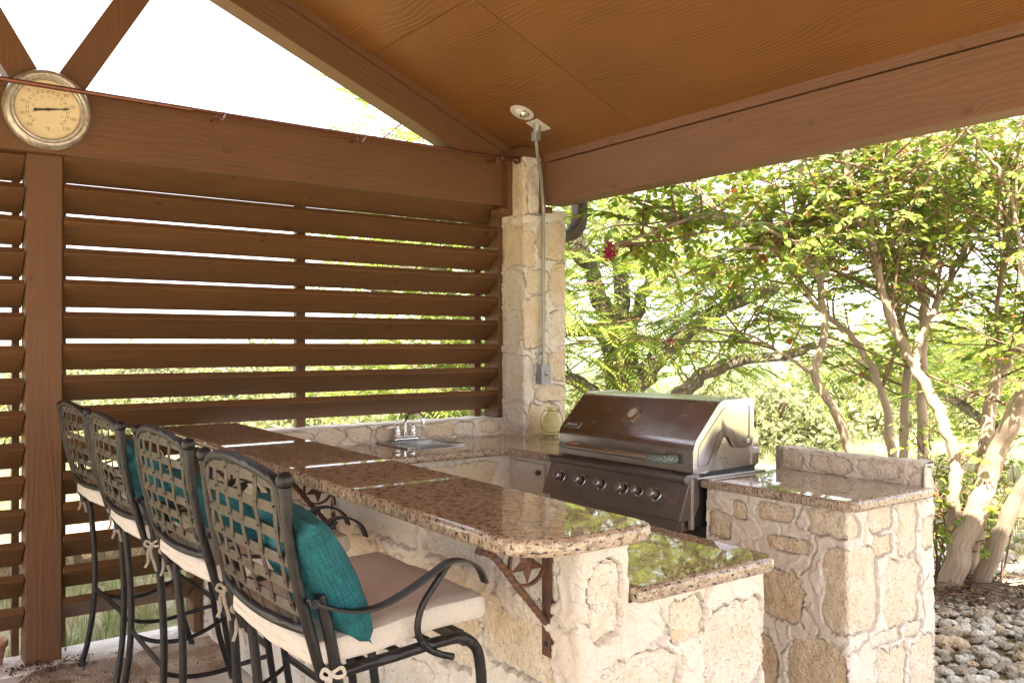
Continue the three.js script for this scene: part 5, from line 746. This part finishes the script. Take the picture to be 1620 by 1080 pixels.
{ // second clump, farther back, stems passing behind the back wall
  const f = rnd(72), t = thing('crape_myrtle', 'crape myrtle with straight pale stems standing behind the low stone back wall', 'tree');
  const A = a => a.map(([x, y, d]) => at(x, y, d)), L = [];
  const stem = (p, r0, r1, w, from = 0.4, nm = 'trunk', n = 12) => { const l = limb(A(p), r0, r1, n, 0.02, p[0][0] * 0.013 + p.length); part(t, nm, l.geo, barkA); L.push({ ...l, w, from }); };
  stem([[1464, 880, 6.6], [1462, 780, 6.6], [1459, 700, 6.6], [1459, 600, 6.6], [1463, 500, 6.6], [1461, 420, 6.6], [1466, 340, 6.6], [1471, 250, 6.6], [1464, 130, 6.6]], 0.046, 0.022, 1.2);
  stem([[1436, 880, 6.7], [1433, 780, 6.7], [1430, 700, 6.7], [1433, 620, 6.7], [1437, 560, 6.7], [1420, 480, 6.75], [1412, 380, 6.8], [1400, 250, 6.8]], 0.042, 0.018, 1.1);
  stem([[1422, 880, 6.5], [1414, 770, 6.5], [1409, 700, 6.5], [1400, 635, 6.5], [1384, 590, 6.5], [1358, 545, 6.5], [1330, 515, 6.5], [1296, 488, 6.5], [1262, 440, 6.5]], 0.042, 0.016, 1.0);
  stem([[1460, 430, 6.6], [1478, 380, 6.7], [1492, 300, 6.8], [1500, 180, 6.9]], 0.022, 0.012, 0.7, 0.2, 'limb', 10);
  const fo = foliage({ limbs: L, n: 140, len: [0.5, 1.6], twigs: 8, twigLen: [0.15, 0.36], gap: 0.022, f, keep: notInside, bias: FW.clone().multiplyScalar(0.3) });
  part(t, 'branches', fo.tg, twigM).userData.kind = 'stuff'; crown(t, 'crown', leafGeo(0.054, 0.036), leafM, fo.leaves, f, { size: [0.7, 1.25], cols: greenA });
}
{ // S-shaped stem behind the grill counter
  const f = rnd(73), t = thing('crape_myrtle', 'slender crape myrtle with an S-bent trunk rising behind the grill end of the back wall', 'tree');
  const A = a => a.map(([x, y, d]) => at(x, y, d)), L = [];
  const stem = (p, r0, r1, w, from = 0.35, nm = 'trunk', n = 12) => { const l = limb(A(p), r0, r1, n, 0.006, p[0][0] * 0.017 + p.length); part(t, nm, l.geo, barkA); L.push({ ...l, w, from }); };
  stem([[1378, 860, 5.9], [1358, 770, 5.9], [1342, 705, 5.85], [1322, 652, 5.8], [1300, 616, 5.8], [1288, 588, 5.8], [1297, 560, 5.8], [1305, 520, 5.8], [1300, 470, 5.78], [1297, 436, 5.75], [1288, 395, 5.7], [1275, 360, 5.65], [1268, 325, 5.6], [1267, 250, 5.5], [1264, 150, 5.4]], 0.036, 0.016, 1.2, 0.55);
  stem([[1298, 440, 5.75], [1275, 420, 5.7], [1242, 402, 5.6], [1205, 392, 5.5], [1160, 395, 5.4]], 0.018, 0.007, 1.3, 0.2, 'limb', 8);
  stem([[1302, 438, 5.75], [1328, 392, 5.75], [1350, 352, 5.7], [1364, 290, 5.7], [1370, 200, 5.6]], 0.017, 0.008, 0.8, 0.2, 'limb', 8);
  stem([[1290, 400, 5.7], [1250, 380, 5.5], [1180, 350, 5.3], [1100, 345, 5.15], [1020, 372, 5.1], [968, 390, 5.1]], 0.016, 0.006, 2.4, 0.2, 'limb', 8);
  stem([[1282, 590, 5.8], [1240, 560, 5.7], [1180, 528, 5.6], [1110, 520, 5.5]], 0.012, 0.005, 1.0, 0.2, 'limb', 8);
  const fo = foliage({ limbs: L, n: 100, len: [0.35, 1.15], twigs: 7, twigLen: [0.13, 0.3], gap: 0.022, f, keep: notInside, up: 0.05, bias: FW.clone().multiplyScalar(0.25) });
  part(t, 'branches', fo.tg, twigM).userData.kind = 'stuff'; crown(t, 'crown', leafGeo(0.054, 0.036), leafM, fo.leaves, f, { size: [0.7, 1.25], cols: greenA });
  const fl = (px, py, d, n, R0, colr, nm, lab) => { const c = at(px, py, d), g = []; for (let k = 0; k < n; k++) { const a = f() * 6.28, e = rr(-1, 1, f), r = R0 * Math.cbrt(f()), s = Math.sqrt(1 - e * e); const q = new THREE.IcosahedronGeometry(rr(0.006, 0.011, f), 0); q.scale(1, 0.5, 1); q.rotateX(f() * 3); q.rotateZ(f() * 3); q.translate(c.x + r * s * Math.cos(a), c.y + r * e * 1.3, c.z + r * s * Math.sin(a)); g.push(q); } const m = part(t, nm, g, std({ color: colr, roughness: 0.8 })); m.userData.label = lab; m.userData.kind = 'stuff'; };
  fl(965, 398, 5.1, 95, 0.046, L3(0.30, 0.010, 0.055), 'flower_cluster', 'crimson flower cluster'); fl(1062, 540, 5.5, 14, 0.018, L3(0.42, 0.04, 0.13), 'flower_cluster', 'small pink flower cluster');
}
{ // old rough-barked tree behind the column
  const f = rnd(74), t = thing('old_tree', 'gnarled rough-barked tree with sunlit trunk and feathery foliage behind the column and grill', 'tree');
  const A = a => a.map(([x, y, d]) => at(x, y, d)), L = [];
  const stem = (p, r0, r1, w, from = 0.3, nm = 'limb', n = 14, wob = 0.05) => { const l = limb(A(p), r0, r1, n, wob, p[0][0] * 0.011 + p.length); part(t, nm, l.geo, barkB); L.push({ ...l, w, from }); };
  stem([[990, 850, 9.2], [984, 740, 9.2], [982, 640, 9.2], [986, 570, 9.2], [984, 520, 9.2]], 0.24, 0.16, 0.1, 0.5, 'trunk', 18, 0.04);
  stem([[984, 550, 9.2], [966, 505, 9.1], [947, 470, 9.0], [934, 425, 8.9], [918, 382, 8.8], [890, 300, 8.7], [850, 200, 8.6]], 0.12, 0.04, 1.4);
  stem([[984, 540, 9.2], [984, 470, 9.3], [981, 390, 9.4], [988, 320, 9.4], [1000, 200, 9.4], [1010, 90, 9.4]], 0.11, 0.04, 1.2);
  stem([[988, 540, 9.2], [1008, 480, 9.3], [1034, 440, 9.5], [1060, 370, 9.6], [1090, 250, 9.6]], 0.085, 0.03, 1.2);
  stem([[984, 660, 9.2], [1012, 605, 9.0], [1046, 560, 8.8], [1092, 522, 8.6], [1140, 492, 8.4], [1186, 470, 8.2], [1230, 455, 8.0]], 0.12, 0.045, 1.2);
  stem([[1010, 690, 9.2], [1060, 645, 8.9], [1092, 610, 8.7], [1132, 584, 8.5], [1182, 568, 8.3], [1250, 561, 8.1], [1290, 545, 8.0]], 0.10, 0.035, 0.8);
  stem([[975, 640, 9.2], [940, 625, 9.0], [905, 600, 8.8], [870, 590, 8.6], [800, 600, 8.4], [720, 590, 8.3], [640, 600, 8.2]], 0.09, 0.03, 1.6);
  stem([[978, 600, 9.2], [950, 528, 9.0], [905, 524, 8.8], [850, 505, 8.6], [780, 470, 8.4], [700, 430, 8.2], [620, 420, 8.1]], 0.07, 0.025, 2.2);
  stem([[930, 420, 8.9], [880, 380, 8.6], [800, 330, 8.3], [720, 280, 8.0], [640, 240, 7.9], [590, 215, 7.9]], 0.05, 0.015, 2.2);
  const fo = foliage({ limbs: L, n: 185, len: [0.5, 1.6], twigs: 6, twigLen: [0.2, 0.5], gap: 0.085, f, up: 0.1, bias: FW.clone().multiplyScalar(0.45), keep: p => !(p.x < 3.9 && p.z > -5.6) && p.y > 0.3 });
  part(t, 'branches', fo.tg, twigM).userData.kind = 'stuff'; crown(t, 'crown', pinnateGeo(0.25, 7, 0.075, 0.019, 0.3), leafM2, fo.leaves, f, { size: [0.75, 1.25], cols: greenB, flat: 0.45 });
  const mo = []; for (let k = 0; k < 240; k++) { const c = at([960, 965, 985, 975, 1060, 1010][k % 6] + rr(-22, 22, f), [498, 582, 500, 575, 460, 610][k % 6] + rr(-18, 18, f), 8.7), q = V(rr(-0.05, 0.05, f), rr(-0.09, 0.03, f), rr(-0.05, 0.05, f)); mo.push(sweep([c, c.clone().add(q)], circ(1, 3), { cap: false, scale: () => 0.0035 })); } const bm = part(t, 'ball_moss', mo, std({ color: L3(0.20, 0.155, 0.06), roughness: 1 })); bm.userData.kind = 'stuff';
}
{ // feathery trees farther back on the right
  const spots = [[1560, 640, 9.5, 1.5, 'feathery green tree in the shade behind the crape myrtle trunks on the right'], [700, 560, 10.5, 1.6, 'bushy bright green tree outside the right half of the louvre screen']];
  spots.forEach(([px, py, d, R0, lab], i) => {
    const f = rnd(80 + i), c = at(px, py, d), g0 = V(c.x, -0.3, c.z), t = thing('feathery_tree', lab, 'tree'), L = [];
    const tr = limb([g0, g0.clone().lerp(c, 0.5).add(V(0.1, 0, 0.1)), c.clone().add(V(0, R0 * 0.3, 0))], 0.09, 0.05, 10, 0.04, i + 3); part(t, 'trunk', tr.geo, barkB); L.push({ ...tr, w: 0.6, from: 0.4 });
    for (let k = 0; k < 7; k++) { const a = k / 7 * 6.28 + f(), s = tr.pts[Math.floor(tr.pts.length * rr(0.45, 0.95, f))], e = s.clone().add(V(Math.cos(a) * R0, rr(0.1, 1.0, f) * R0, Math.sin(a) * R0)), l = limb([s, s.clone().lerp(e, 0.5).add(V(0, 0.15, 0)), e], 0.04, 0.012, 6, 0.04, k); part(t, 'limb', l.geo, barkB); L.push({ ...l, w: 1, from: 0.2 }); }
    const fo = foliage({ limbs: L, n: 70, len: [0.5, 1.2], twigs: 6, twigLen: [0.2, 0.5], gap: 0.09, f, keep: p => !(p.x < 3.9 && p.z > -5.8) && p.y > 0.1, up: 0.1 });
    part(t, 'branches', fo.tg, twigM).userData.kind = 'stuff'; crown(t, 'crown', pinnateGeo(0.24, 7, 0.07, 0.019, 0.3), leafM2, fo.leaves, f, { size: [0.75, 1.25], cols: greenB, flat: 0.45 });
  });
}
{ // shrubs on the slope: each a mound of twigs and leaves
  const f = rnd(90), bl = (() => { const g = []; for (let k = 0; k < 7; k++) { const q = leafGeo(0.07, 0.034); q.rotateY(k * 2.4); q.rotateZ(rr(-0.5, 0.9, f)); q.rotateX(rr(-0.6, 0.6, f)); q.translate(rr(-0.06, 0.06, f), rr(-0.05, 0.05, f), rr(-0.06, 0.06, f)); g.push(q.toNonIndexed()); } return mergeGeometries(g); })();
  const proto = n => { const t = new THREE.Group(); const im = new THREE.InstancedMesh(bl, leafM2, n), M = new THREE.Matrix4(), Q = new THREE.Quaternion(), c = new THREE.Color(); for (let i = 0; i < n; i++) { const a = f() * 6.2832, e = Math.acos(f()), r = Math.pow(rr(0.35, 1, f), 0.6) * (0.82 + 0.3 * pn(Math.cos(a) * 2 + 9, e * 3)); const p = V(Math.sin(e) * Math.cos(a) * r, 0.05 + Math.cos(e) * r * 0.85, Math.sin(e) * Math.sin(a) * r); Q.setFromEuler(new THREE.Euler(f() * 6, f() * 6, f() * 6)); const s = rr(0.7, 1.4, f); M.compose(p, Q, V(s, s, s)); im.setMatrixAt(i, M); const g = rr(0.75, 1.25, f), b = f() < 0.3 ? [0.38, 0.36, 0.15] : f() < 0.5 ? [0.28, 0.31, 0.12] : [0.34, 0.35, 0.19]; im.setColorAt(i, c.setRGB(b[0] * g, b[1] * g, b[2] * g)); } im.name = 'foliage'; im.userData.kind = 'stuff'; shade(im); t.add(im);
    const st = []; for (let k = 0; k < 9; k++) { const a = f() * 6.28; st.push(sweep(curve([V(0, -0.1, 0), V(0.2 * Math.cos(a), 0.3, 0.2 * Math.sin(a)), V(0.6 * Math.cos(a), 0.65, 0.6 * Math.sin(a))], 6), circ(0.016, 5), { crease: 1.3 })); } part(t, 'stems', st, twigM); return t; };
  const P = [proto(1500), proto(1500)];
  // direction, distance, radius
  const places = [[1215, 13, 1.3, 'pale sunlit shrub just right of the grill hood'], [1290, 15, 1.5, 'pale shrub behind the S-bent trunk'], [1390, 17, 1.4, 'pale shrub seen between the straight stems'], [1500, 15, 1.1, 'shrub behind the thick leaning trunks'], [1120, 14, 1.3, 'shrub low behind the grill hood'], [930, 14, 1.2, 'shrub beyond the gap between column and grill'], [180, 13, 1.1, 'yellow-green shrub outside the louvres just right of the post'], [330, 16, 1.5, 'yellow-green shrub outside the middle of the louvre screen'], [20, 14, 1.2, 'yellow-green shrub outside the narrow louvre bay'], [480, 13, 1.2, 'yellow-green shrub behind the middle louvre batten'], [590, 11, 1.0, 'shrub outside the louvres above the sink'], [720, 12, 1.1, 'shrub outside the louvres left of the column'], [250, 30, 2.6, 'large shrub on the slope left of the middle batten'], [420, 34, 2.8, 'large shrub on the slope straight behind the bar'], [100, 32, 2.6, 'large shrub on the slope behind the brown post'], [560, 30, 2.4, 'large shrub on the slope behind the sink'], [1340, 34, 3.0, 'large pale shrub on the far slope right of the S-bent trunk']];
  places.forEach(([px, d, r, lab], i) => { const g = i < 2 ? P[i] : P[i % 2].clone(); g.name = numbered('shrub'); const c = at(px, 545, d); g.position.set(c.x, scene.userData.H(c.x, c.z) - 0.05, c.z); g.scale.setScalar(r); g.rotation.y = i * 1.7; scene.add(g); mark(g, lab, 'shrub', 'shrubs on the slope'); });
  // far scrub on the hills: one mass
  const n = 2600, sc = new THREE.InstancedMesh(new THREE.IcosahedronGeometry(1, 1), std({ color: L3(1, 1, 1), roughness: 1 }), n), M = new THREE.Matrix4(), c = new THREE.Color(), ip = sc.geometry.attributes.position; for (let i = 0; i < ip.count; i++) { const x = ip.getX(i), y = ip.getY(i), z = ip.getZ(i), k = 0.75 + 0.5 * pn(x * 2.3 + 8, y * 2.3 + z * 1.7 + 8); ip.setXYZ(i, x * k, y * k, z * k); } sc.geometry.computeVertexNormals();
  for (let i = 0; i < n; i++) { const d = 60 * Math.pow(18, f()), p = at(rr(-300, 1900, f), 545, d), s = rr(1.2, 2.4, f) * (1 + d / 400); M.makeRotationY(f() * 6); M.scale(V(s, s * rr(0.6, 0.9, f), s)); M.setPosition(p.x, scene.userData.H(p.x, p.z) + s * 0.3, p.z); sc.setMatrixAt(i, M); const g = rr(0.7, 1.2, f); sc.setColorAt(i, c.setRGB(0.15 * g, 0.18 * g, 0.07 * g)); }
  sc.name = 'distant_scrub'; shade(sc); scene.add(sc); mark(sc, 'hazy scrub covering the far hillside beyond the louvres', 'scrub', null, 'stuff');
}
// ------------------------------------------------------------------ gravel bed, edging, grass, litter
{
  const f = rnd(60), soil = part(scene, 'gravel_bed', (() => { const g = new THREE.PlaneGeometry(5.2, 6.5, 60, 70); g.rotateX(-Math.PI / 2); g.translate(6.25, 0, -2.6); const p = g.attributes.position; for (let i = 0; i < p.count; i++) p.setY(i, -0.1 + 0.015 * fbm(p.getX(i) * 2, p.getZ(i) * 2 + 30, 3)); g.computeVertexNormals(); return uvm(g); })(), std({ map: gmap, color: L3(0.5, 0.42, 0.36), roughness: 1 })); soil.userData.kind = 'structure';
  const vars = [0, 1, 2, 3, 4, 5].map(k => { const g = new THREE.IcosahedronGeometry(1, 2), p = g.attributes.position; for (let i = 0; i < p.count; i++) { const x = p.getX(i), y = p.getY(i), z = p.getZ(i), q = 1 + 0.22 * pn(x * 1.3 + k * 7, z * 1.3 + y * 0.9 + k * 3) + 0.08 * pn(x * 3 + k, z * 3 + y * 2.1); p.setXYZ(i, x * q, y * q * 0.46, z * q * 0.78); } g.computeVertexNormals(); return uvm(g); });
  const pebT = tex(256, 256, [2.2, 2.2], (u, v) => { const m = 0.86 + 0.28 * fbm(u * 6, v * 6, 5, 6, 6); return [m, m, m]; });
  const cols = [[0.66, 0.57, 0.47], [0.56, 0.47, 0.38], [0.72, 0.62, 0.50], [0.44, 0.35, 0.26], [0.66, 0.49, 0.32], [0.78, 0.72, 0.63]], mats = cols.map(c => std({ color: L3(...c), map: pebT, bumpMap: pebT, bumpScale: 0.05, roughness: 0.85 }));
  const all = []; for (let z = -5.6; z < 0.4; z += 0.058) for (let x = 3.72; x < 8.3; x += 0.062) { const X = x + rr(-0.03, 0.03, f), Zp = z + rr(-0.03, 0.03, f); const edge = 7.55 + 0.15 * pn(Zp, 3.3); if (X > edge) continue; const d = X * FW.x + Zp * FW.z, l = X * RT.x + Zp * RT.z, s = rr(0.020, 0.042, f) * (f() < 0.2 ? 1.6 : 1); all.push({ x: X, z: Zp, s, y: -0.1 + s * 0.22 + rr(0, 0.022, f), px: 810 + FPX * l / d, py: 545 + FPX * (EYE + 0.1) / d, d, k: Math.floor(f() * 6), m: Math.floor(f() * 6), r: f() * 6.28, t: rr(-0.35, 0.35, f), t2: rr(-0.35, 0.35, f) }); }
  const vis = all.filter(a => a.px > 1470 && a.px < 1632 && a.py < 1092 && a.d > 0).sort((a, b) => b.s / b.d - a.s / a.d).slice(0, 290), set = new Set(vis);
  vis.forEach(a => { const m = part(soil, 'pebble', vars[a.k], mats[a.m]); m.position.set(a.x, a.y, a.z); m.rotation.set(a.t, a.r, a.t2); m.scale.setScalar(a.s); });
  const rest = all.filter(a => !set.has(a)), im = new THREE.InstancedMesh(vars[0], std({ color: L3(1, 1, 1), map: pebT, roughness: 0.85 }), rest.length), M = new THREE.Matrix4(), c = new THREE.Color(), Q = new THREE.Quaternion();
  rest.forEach((a, i) => { Q.setFromEuler(new THREE.Euler(a.t, a.r, a.t2)); M.compose(V(a.x, a.y, a.z), Q, V(a.s, a.s * (0.85 + 0.05 * a.k), a.s * (0.8 + 0.07 * a.m))); im.setMatrixAt(i, M); im.setColorAt(i, c.setRGB(...cols[a.m])); }); im.name = 'pebbles'; im.userData.kind = 'stuff'; shade(im); soil.add(im);
  // dead leaves and twigs round the foot of the trunks
  const lit = new THREE.InstancedMesh(leafGeo(0.04, 0.024), std({ color: L3(1, 1, 1), roughness: 0.9, side: THREE.DoubleSide }), 900), b0 = atY(1530, 945, -0.1);
  for (let i = 0; i < 900; i++) { const far = i % 3 === 0, r = far ? rr(0, 2.2, f) : Math.abs(rr(-0.7, 0.7, f)) , a = f() * 6.2832; Q.setFromEuler(new THREE.Euler(rr(-0.6, 0.6, f), f() * 6, rr(-0.6, 0.6, f))); const s = rr(0.5, 1.1, f); M.compose(V(b0.x + r * Math.cos(a), -0.06 + rr(0, 0.035, f), b0.z + r * Math.sin(a)), Q, V(s, s, s)); lit.setMatrixAt(i, M); const k = f(), q = k < 0.5 ? [0.10, 0.06, 0.035] : k < 0.85 ? [0.17, 0.095, 0.045] : k < 0.93 ? [0.35, 0.16, 0.04] : [0.12, 0.16, 0.04]; lit.setColorAt(i, c.setRGB(...q)); } lit.name = 'leaf_litter'; shade(lit); scene.add(lit); mark(lit, 'brown dead leaves scattered on the gravel round the tree foot', 'leaf litter', null, 'stuff');
  const tw = []; for (let k = 0; k < 110; k++) { const a = f() * 6.28, r = rr(0.05, 0.5, f), p = V(b0.x + r * Math.cos(a), -0.075 + rr(0, 0.07, f), b0.z + r * Math.sin(a)), d = f() * 6.28, l = rr(0.12, 0.4, f); tw.push(sweep([p, p.clone().add(V(l / 2 * Math.cos(d), rr(0, 0.03, f), l / 2 * Math.sin(d))), p.clone().add(V(l * Math.cos(d + 0.3), rr(-0.02, 0.05, f), l * Math.sin(d + 0.3)))], circ(1, 4), { cap: false, crease: 1.3, scale: q => mix(0.005, 0.0015, q) })); } const tm = part(scene, 'fallen_twigs', tw, std({ color: L3(0.13, 0.075, 0.045), roughness: 0.9 })); mark(tm, 'tangle of dry roots and twigs round the foot of the trunks', 'twigs', null, 'stuff');
  // limestone edging of the bed
  const e0 = atY(1545, 898, -0.1), e1 = atY(1640, 918, -0.1), dir = e1.clone().sub(e0).normalize(), ed = thing('stone_edging', 'pale limestone edging between the gravel bed and the dry grass', 'edging');
  for (let k = -6; k < 7; k++) { const l = 0.46, g = box(-l / 2, l / 2, -0.12, 0.05, -0.07, 0.07, 0, 0.02), p = e0.clone().addScaledVector(dir, k * 0.475 + 0.3); g.rotateY(-Math.atan2(dir.z, dir.x) + rr(-0.05, 0.05, f)); g.translate(p.x, -0.1, p.z); part(ed, 'stone', g, stoneM[3]); }
  // grass outside: blades in tufts
  const blade = (() => { const g = []; for (let k = 0; k < 9; k++) { const a = k / 9 * 6.28, h = rr(0.09, 0.2, f), o = rr(0.02, 0.09, f), w = 0.0022, x = Math.cos(a), z = Math.sin(a), r0 = rr(0, 0.02, f); const p = [x * r0 - z * w, 0, z * r0 + x * w, x * r0 + z * w, 0, z * r0 - x * w, x * (r0 + o * 0.4) - z * w * 0.8, h * 0.65, z * (r0 + o * 0.4) + x * w * 0.8, x * (r0 + o * 0.4) + z * w * 0.8, h * 0.65, z * (r0 + o * 0.4) - x * w * 0.8, x * (r0 + o), h, z * (r0 + o)]; const q = new THREE.BufferGeometry(); q.setAttribute('position', new THREE.Float32BufferAttribute(p, 3)); q.setIndex([0, 1, 2, 1, 3, 2, 2, 3, 4]); q.computeVertexNormals(); g.push(q.toNonIndexed()); } return mergeGeometries(g); })();
  const N = 16000, gr = new THREE.InstancedMesh(blade, std({ color: L3(1, 1, 1), roughness: 0.8, side: THREE.DoubleSide }), N); let i = 0;
  while (i < N) { const left = f() < 0.62, x = left ? rr(-4, 5.2, f) : rr(4.5, 16, f), z = left ? -4.82 - 9 * Math.pow(f(), 1.6) : rr(-13, -1, f); if (!left && x < 7.9 + 0.0 && z > -6) { const q = V(x - e0.x, 0, z - e0.z), s = q.x * dir.z - q.z * dir.x; if (s < 0.05 || x < 6.2) continue; } if (pn(x * 1.1 + 20, z * 1.1 + 20) < -0.32 && f() < 0.85) continue; M.makeRotationY(f() * 6); const s = rr(0.5, 1.25, f); M.scale(V(s, s * (left ? 0.75 : 1), s)); M.setPosition(x, scene.userData.H(x, z) + 0.0, z); gr.setMatrixAt(i, M); const dry = pn(x * 0.8, z * 0.8 + 9) + rr(-0.5, 0.5, f) > (left ? 0.0 : -0.15), g = rr(0.75, 1.25, f); gr.setColorAt(i, dry ? c.setRGB(0.46 * g, 0.40 * g, 0.24 * g) : c.setRGB(0.25 * g, 0.33 * g, 0.11 * g)); i++; }
  gr.name = 'grass'; shade(gr); scene.add(gr); mark(gr, 'short dry and green grass growing outside the pavilion', 'grass', null, 'stuff');
  // low limestone blocks lying outside the louvres
  [[124, 882, 0.34, 'rough limestone block lying in the grass outside the louvres, right of the post'], [18, 908, 0.3, 'pale limestone block in the grass outside the narrow louvre bay'], [235, 872, 0.26, 'low grey limestone block in the grass behind the third stool']].forEach(([px, py, s, lab], k) => { const p = atY(px, py + 14, -0.1), g = new THREE.IcosahedronGeometry(s, 3), q = g.attributes.position; for (let i = 0; i < q.count; i++) { const x = q.getX(i), y = q.getY(i), z = q.getZ(i), n = 1 + 0.25 * pn(x * 5 + k * 9, z * 5 + y * 4); q.setXYZ(i, clamp(x * n * 1.5, -s * 1.2, s * 1.2), clamp(y * n, -s * 0.5, s * 0.5), clamp(z * n, -s * 0.6, s * 0.6)); } g.computeVertexNormals(); g.translate(p.x, 0.0, p.z); mark(part(scene, 'limestone_block', uvm(g), std({ map: stoneTex[2], color: L3(0.55, 0.5, 0.45), bumpMap: stoneBump, bumpScale: 0.02, roughness: 0.95 })), lab, 'stone', 'limestone blocks in the grass'); });
  // debris at the foot of the post
  const de = new THREE.InstancedMesh(leafGeo(0.016, 0.009), std({ color: L3(1, 1, 1), roughness: 0.9, side: THREE.DoubleSide }), 420); for (let k = 0; k < 420; k++) { const near = k < 300, x = near ? rr(0.5, 0.85, f) : rr(0.1, 1.3, f), z = near ? -4.53 + Math.pow(f(), 2) * 0.16 : rr(-4.68, -3.6, f); Q.setFromEuler(new THREE.Euler(rr(-0.7, 0.7, f), f() * 6, rr(-0.7, 0.7, f))); const s = rr(0.5, 1.2, f); M.compose(V(x, 0.006 + rr(0, 0.01, f), z), Q, V(s, s, s)); de.setMatrixAt(k, M); const q = f(); de.setColorAt(k, q < 0.5 ? c.setRGB(0.06, 0.035, 0.02) : q < 0.8 ? c.setRGB(0.20, 0.11, 0.05) : c.setRGB(0.03, 0.02, 0.015)); } de.name = 'floor_debris'; shade(de); scene.add(de); mark(de, 'dry leaf crumbs on the floor at the foot of the brown post', 'debris', null, 'stuff');
}
renderer.render(scene, camera);
